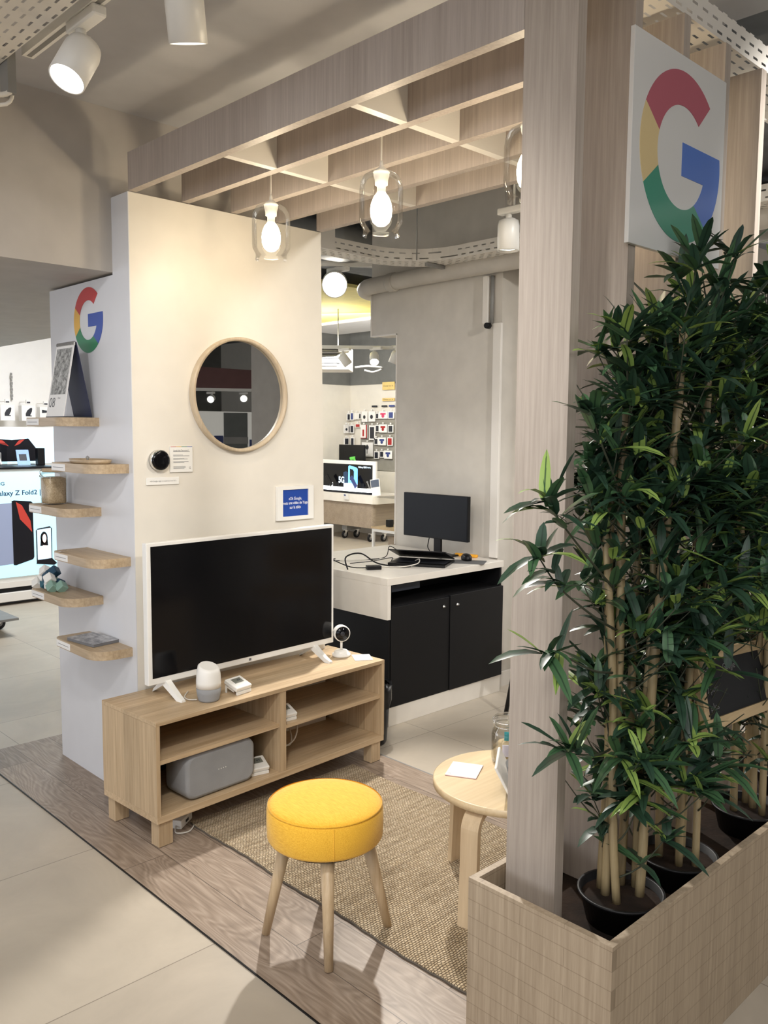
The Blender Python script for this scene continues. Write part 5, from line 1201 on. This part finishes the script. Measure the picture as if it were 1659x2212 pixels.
# ================================================================== BAMBOO
def leaf(bm, uvl, base, d, upv, L_, w, droop, mi, rnd, off=Vector((0, 0, 0))):
    d = d.normalized(); side = d.cross(upv)
    if side.length < .1: side = Vector((1, 0, 0))
    side.normalize(); up_ = side.cross(d)
    ks = [(0, .30), (.10, .8), (.3, 1.0), (.6, .95), (.84, .6), (1.0, .03)]
    prev = None; twist = rnd.uniform(-.5, .5)
    for k in (0, .25, .5, .75, 1):
        p = off + base + d*(L_*k) + Vector((0, 0, -1))*droop*L_*k*k
        if p.y > YP-.012 and (p.x-X0+.012) % SP < TH+.024 and p.x > X0-.012: return        # would pass through a post
        if p.y > YP-.03 and 1.23 < p.x < 1.74 and 1.95 < p.z < 2.48: return                # would pass through the sign
        if p.y > -2.03 and p.x < X0+.02: return
        if 1.36 < p.x < 2.02 and .74 < p.z < .98 and p.y < -2.12 and rnd.random() < .55: return
    for k, ww in ks:
        c = base + d*(L_*k) + Vector((0, 0, -1))*droop*L_*k*k
        sd = (side*math.cos(twist*k)+up_*math.sin(twist*k))
        fold = up_*(w*.10*ww)
        vs = (bm.verts.new(c-sd*w*ww*.5+fold), bm.verts.new(c), bm.verts.new(c+sd*w*ww*.5+fold))
        if prev:
            for j in (0, 1):
                f = bm.faces.new((prev[0][j], prev[0][j+1], vs[j+1], vs[j])); f.material_index = mi; f.smooth = True
                us = (j*.5, j*.5+.5, j*.5+.5, j*.5); vv = (prev[1], prev[1], k, k)
                for lp, uu, v_ in zip(f.loops, us, vv): lp[uvl].uv = (uu, v_)
        prev = (vs, k)
def bamboo(label, loc, canes, seed, zmin, zmax, dens, spread=.17, extra=(), bounds=None, potr=.10):
    rnd = random.Random(seed)
    t = thing('potted_bamboo', label, 'potted plant', loc, 0, 'artificial bamboo plants in the planter')
    h = .435-.3605
    b = B(); b.lathe([(potr*.80, 0), (potr*.97, h-.006), (potr*1.03, h-.005), (potr*1.03, h), (potr*.95, h), (potr*.93, h-.02), (.004, h-.02)], n=40); b.make('pot', MT['pot'], t)
    b = B(); b.lathe([(potr*.92, h-.019), (potr*.5, h-.016), (.002, h-.015)], n=24, capa=False); b.make('potting_soil', MT['soil'], t)
    bf = B(); uvl = bf.bm.loops.layers.uv.new('UVMap'); bt = B()
    caneL = []
    for (x, y, tx, ty, top, r) in canes:
        p0 = Vector((x, y, h-.018)); p1 = Vector((tx, ty, top))
        caneL.append((p0, p1))
        b = B(); nseg = max(3, int((top)/.2))
        rings = []
        for i in range(nseg*4+1):
            k = i/(nseg*4); c = p0.lerp(p1, k)+Vector((.006*math.sin(k*6+x*40), .006*math.cos(k*5+y*40), 0))*min(1, k*3)
            rr = r*(1-.18*k)*(1.12 if i % 4 == 0 and i > 0 else 1)
            rings.append([c+Vector((rr*math.cos(2*PI*j/12), rr*math.sin(2*PI*j/12), 0)) for j in range(12)])
        b.loft(rings); b.make('cane', MT['cane'], t)
    def sprig(c, d, n):
        for q in range(n):
            a = rnd.uniform(0, 2*PI); e = rnd.uniform(-.35, 1.0)
            dd = Vector((math.cos(a)*math.cos(e), math.sin(a)*math.cos(e), math.sin(e)))*1.0 + d*.55
            r_ = rnd.random(); mi = 0 if r_ < .52 else (1 if r_ < .84 else 2)
            leaf(bf.bm, uvl, c+Vector((rnd.uniform(-.008, .008), rnd.uniform(-.008, .008), rnd.uniform(-.008, .008))), dd, Vector((0, 0, 1)), rnd.uniform(.08, .145), rnd.uniform(.017, .027), rnd.uniform(.05, .55), mi, rnd, Vector(loc))
    nsp = int(dens)
    for i in range(nsp):
        k = i/nsp; z = zmin+(zmax-zmin)*(k**.85)+rnd.uniform(-.03, .03)
        p0, p1 = rnd.choice(caneL)
        kk = min(1, max(0, (z-.12-p0.z)/(p1.z-p0.z))); root = p0.lerp(p1, kk)
        a = rnd.uniform(0, 2*PI); sp_ = spread*(.35+.65*math.sin(PI*min(1, .15+.8*k))) * rnd.uniform(.35, 1.1)
        end = root+Vector((math.cos(a)*sp_, math.sin(a)*sp_, rnd.uniform(.06, .16)))
        if bounds:
            end.y = min(end.y, bounds[0]) if end.x > -.10 else end.y
            end.x = max(end.x, bounds[1])
        mid = (root+end)/2+Vector((0, 0, -.02))
        bt.tube([root, mid, end], lambda u: .0026-.0014*u, 5, 3)
        d = (end-root).normalized()
        sprig(end, d, rnd.randint(7, 11))
        if rnd.random() < .6: sprig(mid+Vector((0, 0, .01)), d, rnd.randint(3, 5))
    for pts, nn in extra:
        bt.tube(pts, lambda u: .0032-.0016*u, 6, 5)
        P_ = [Vector(p) for p in pts]; d = (P_[-1]-P_[-2]).normalized()
        sprig(P_[-1], d, nn); sprig(P_[-1].lerp(P_[-2], .5), d, nn//2+1); sprig(P_[-2], d, nn//2)
    o = bf.make('foliage', [MT['leafd'], MT['leafm'], MT['leafl']], t)
    bt.make('branch', MT['twig'], t)
    return t
ZP = .3605
# pot 1 (nearest)
bamboo('artificial bamboo in a black pot, nearest to the corner of the planter', (1.185, -2.095, ZP),
       [(.0, .055, .0, .05, 1.10, .0105), (-.02, .03, .01, .03, 1.25, .011), (.035, -.03, .13, -.03, 1.42, .0115), (.05, .03, .12, .05, 1.2, .011), (-.035, -.01, -.03, .06, 1.0, .010), (.065, -.0, .09, .0, .95, .009)],
       11, .24, 1.62, 190, .18,
       extra=(([(-.02, .03, .80), (-.14, .02, .88), (-.26, .015, .97), (-.315, .015, 1.02)], 15), ([(-.0, .03, .70), (-.15, .0, .76), (-.28, .005, .84), (-.355, .005, .91)], 15),
              ([(.0, .03, .60), (-.15, .0, .64), (-.28, .0, .70), (-.33, .0, .71)], 9), ([(.0, .03, .42), (-.12, -.0, .44), (-.22, -.01, .47), (-.26, -.01, .485)], 9), ([(.0, .03, .95), (-.08, .0, 1.05), (-.17, -.01, 1.15), (-.2, -.01, 1.20)], 12)),
       bounds=(.07, -.11))
bamboo('artificial bamboo in a black pot, second from the planter corner', (1.455, -2.10, ZP),
       [(-.02, .04, -.06, .06, 1.3, .0105), (.02, -.0, .05, .0, 1.25, .011), (-.03, -.02, .02, -.02, 1.45, .010), (.045, .02, .10, .03, 1.15, .010), (.0, -.05, .05, -.02, .9, .0095)],
       23, .30, 1.66, 200, .19, bounds=(.08, -.25))
bamboo('artificial bamboo in a black pot, third from the planter corner', (1.88, -2.105, ZP),
       [(-.03, .03, -.08, .04, 1.35, .011), (.03, .0, .0, .0, 1.4, .011), (.0, -.04, .03, -.02, 1.2, .010), (.05, .03, .08, .05, 1.2, .010)],
       37, .30, 1.76, 220, .24, bounds=(.08, -.4))
bamboo('artificial bamboo in a black pot, farthest along the planter at the picture edge', (2.24, -2.08, ZP),
       [(-.03, .03, -.08, .06, 1.3, .011), (.03, .0, .0, .0, 1.4, .011), (.0, -.04, .03, -.02, 1.2, .010)],
       51, .35, 1.7, 150, .24)

# ================================================================== seen only in the mirror
t = thing('grey_column', 'grey column reflected in the round mirror', 'column', (4.03, -3.46, 0))
b = B(); b.box(0.0, .9, .0, 1.0, 0, 3.015); b.make('shaft', MT['bulk'], t)
t = thing('ceiling_beam', 'dark red ceiling beam reflected in the round mirror', 'beam', (3.3, -6.5, 2.03))
b = B(); b.box(0, 4, 0, .25, 0, .27); b.box(.5, .55, .05, .15, .27, .985); b.box(3.4, 3.45, .05, .15, .27, .985); b.make('casing', plain('maroon_paint', srgb(120, 84, 84), .6), t)
t = thing('white_shop_shelving', 'white shop shelving reflected in the round mirror', 'shelving', (3.6, -7.6, 0))
b = B(); b.box(0, 3.4, 0, .3, 0, 1.78); b.make('panel', emit('glow_shelving', srgb(225, 222, 214), .35), t)  # faint emission stands in for shop light falling on the shelving
rnd = random.Random(2)
for k in range(16):
    b = B(); b.box(.1+k*.2, .24+k*.2, .3, .32, 1.1, 1.35+.1*rnd.random()); b.make('pack', MT[rnd.choice(['packd', 'packb', 'white', 'packr'])], t)
t = thing('grey_cabinet', 'grey cabinet with a pale band reflected in the round mirror', 'cabinet', (4.38, -4.45, 0), D2R(36))
b = B(); b.box(0, .24, -.2, 0, 0, 1.70); b.make('cabinet_body', plain('grey_cabinet_paint', srgb(96, 100, 98), .5), t)
b = B(); b.box(-.003, .245, -.205, .003, 1.38, 1.45); b.make('pale_band', MT['greymetal'], t)
tr_ = track('white lighting track reflected in the round mirror', (4.3, -5.55), (5.9, -4.6), 1.955)
for x_ in (.3, 1.5):
    b = B(); b.cyl((0, x_, .034), (0, x_, 1.06), .006, n=6); b.make('hanger_rod', MT['greymetal'], tr_)
spotlight('lit spotlight seen left in the round mirror', (4.76, -5.28, 1.925), (-.7, .7, -.25), .8)
spotlight('lit spotlight seen right in the round mirror', (5.07, -5.09, 1.925), (-.7, .75, -.05), .8)
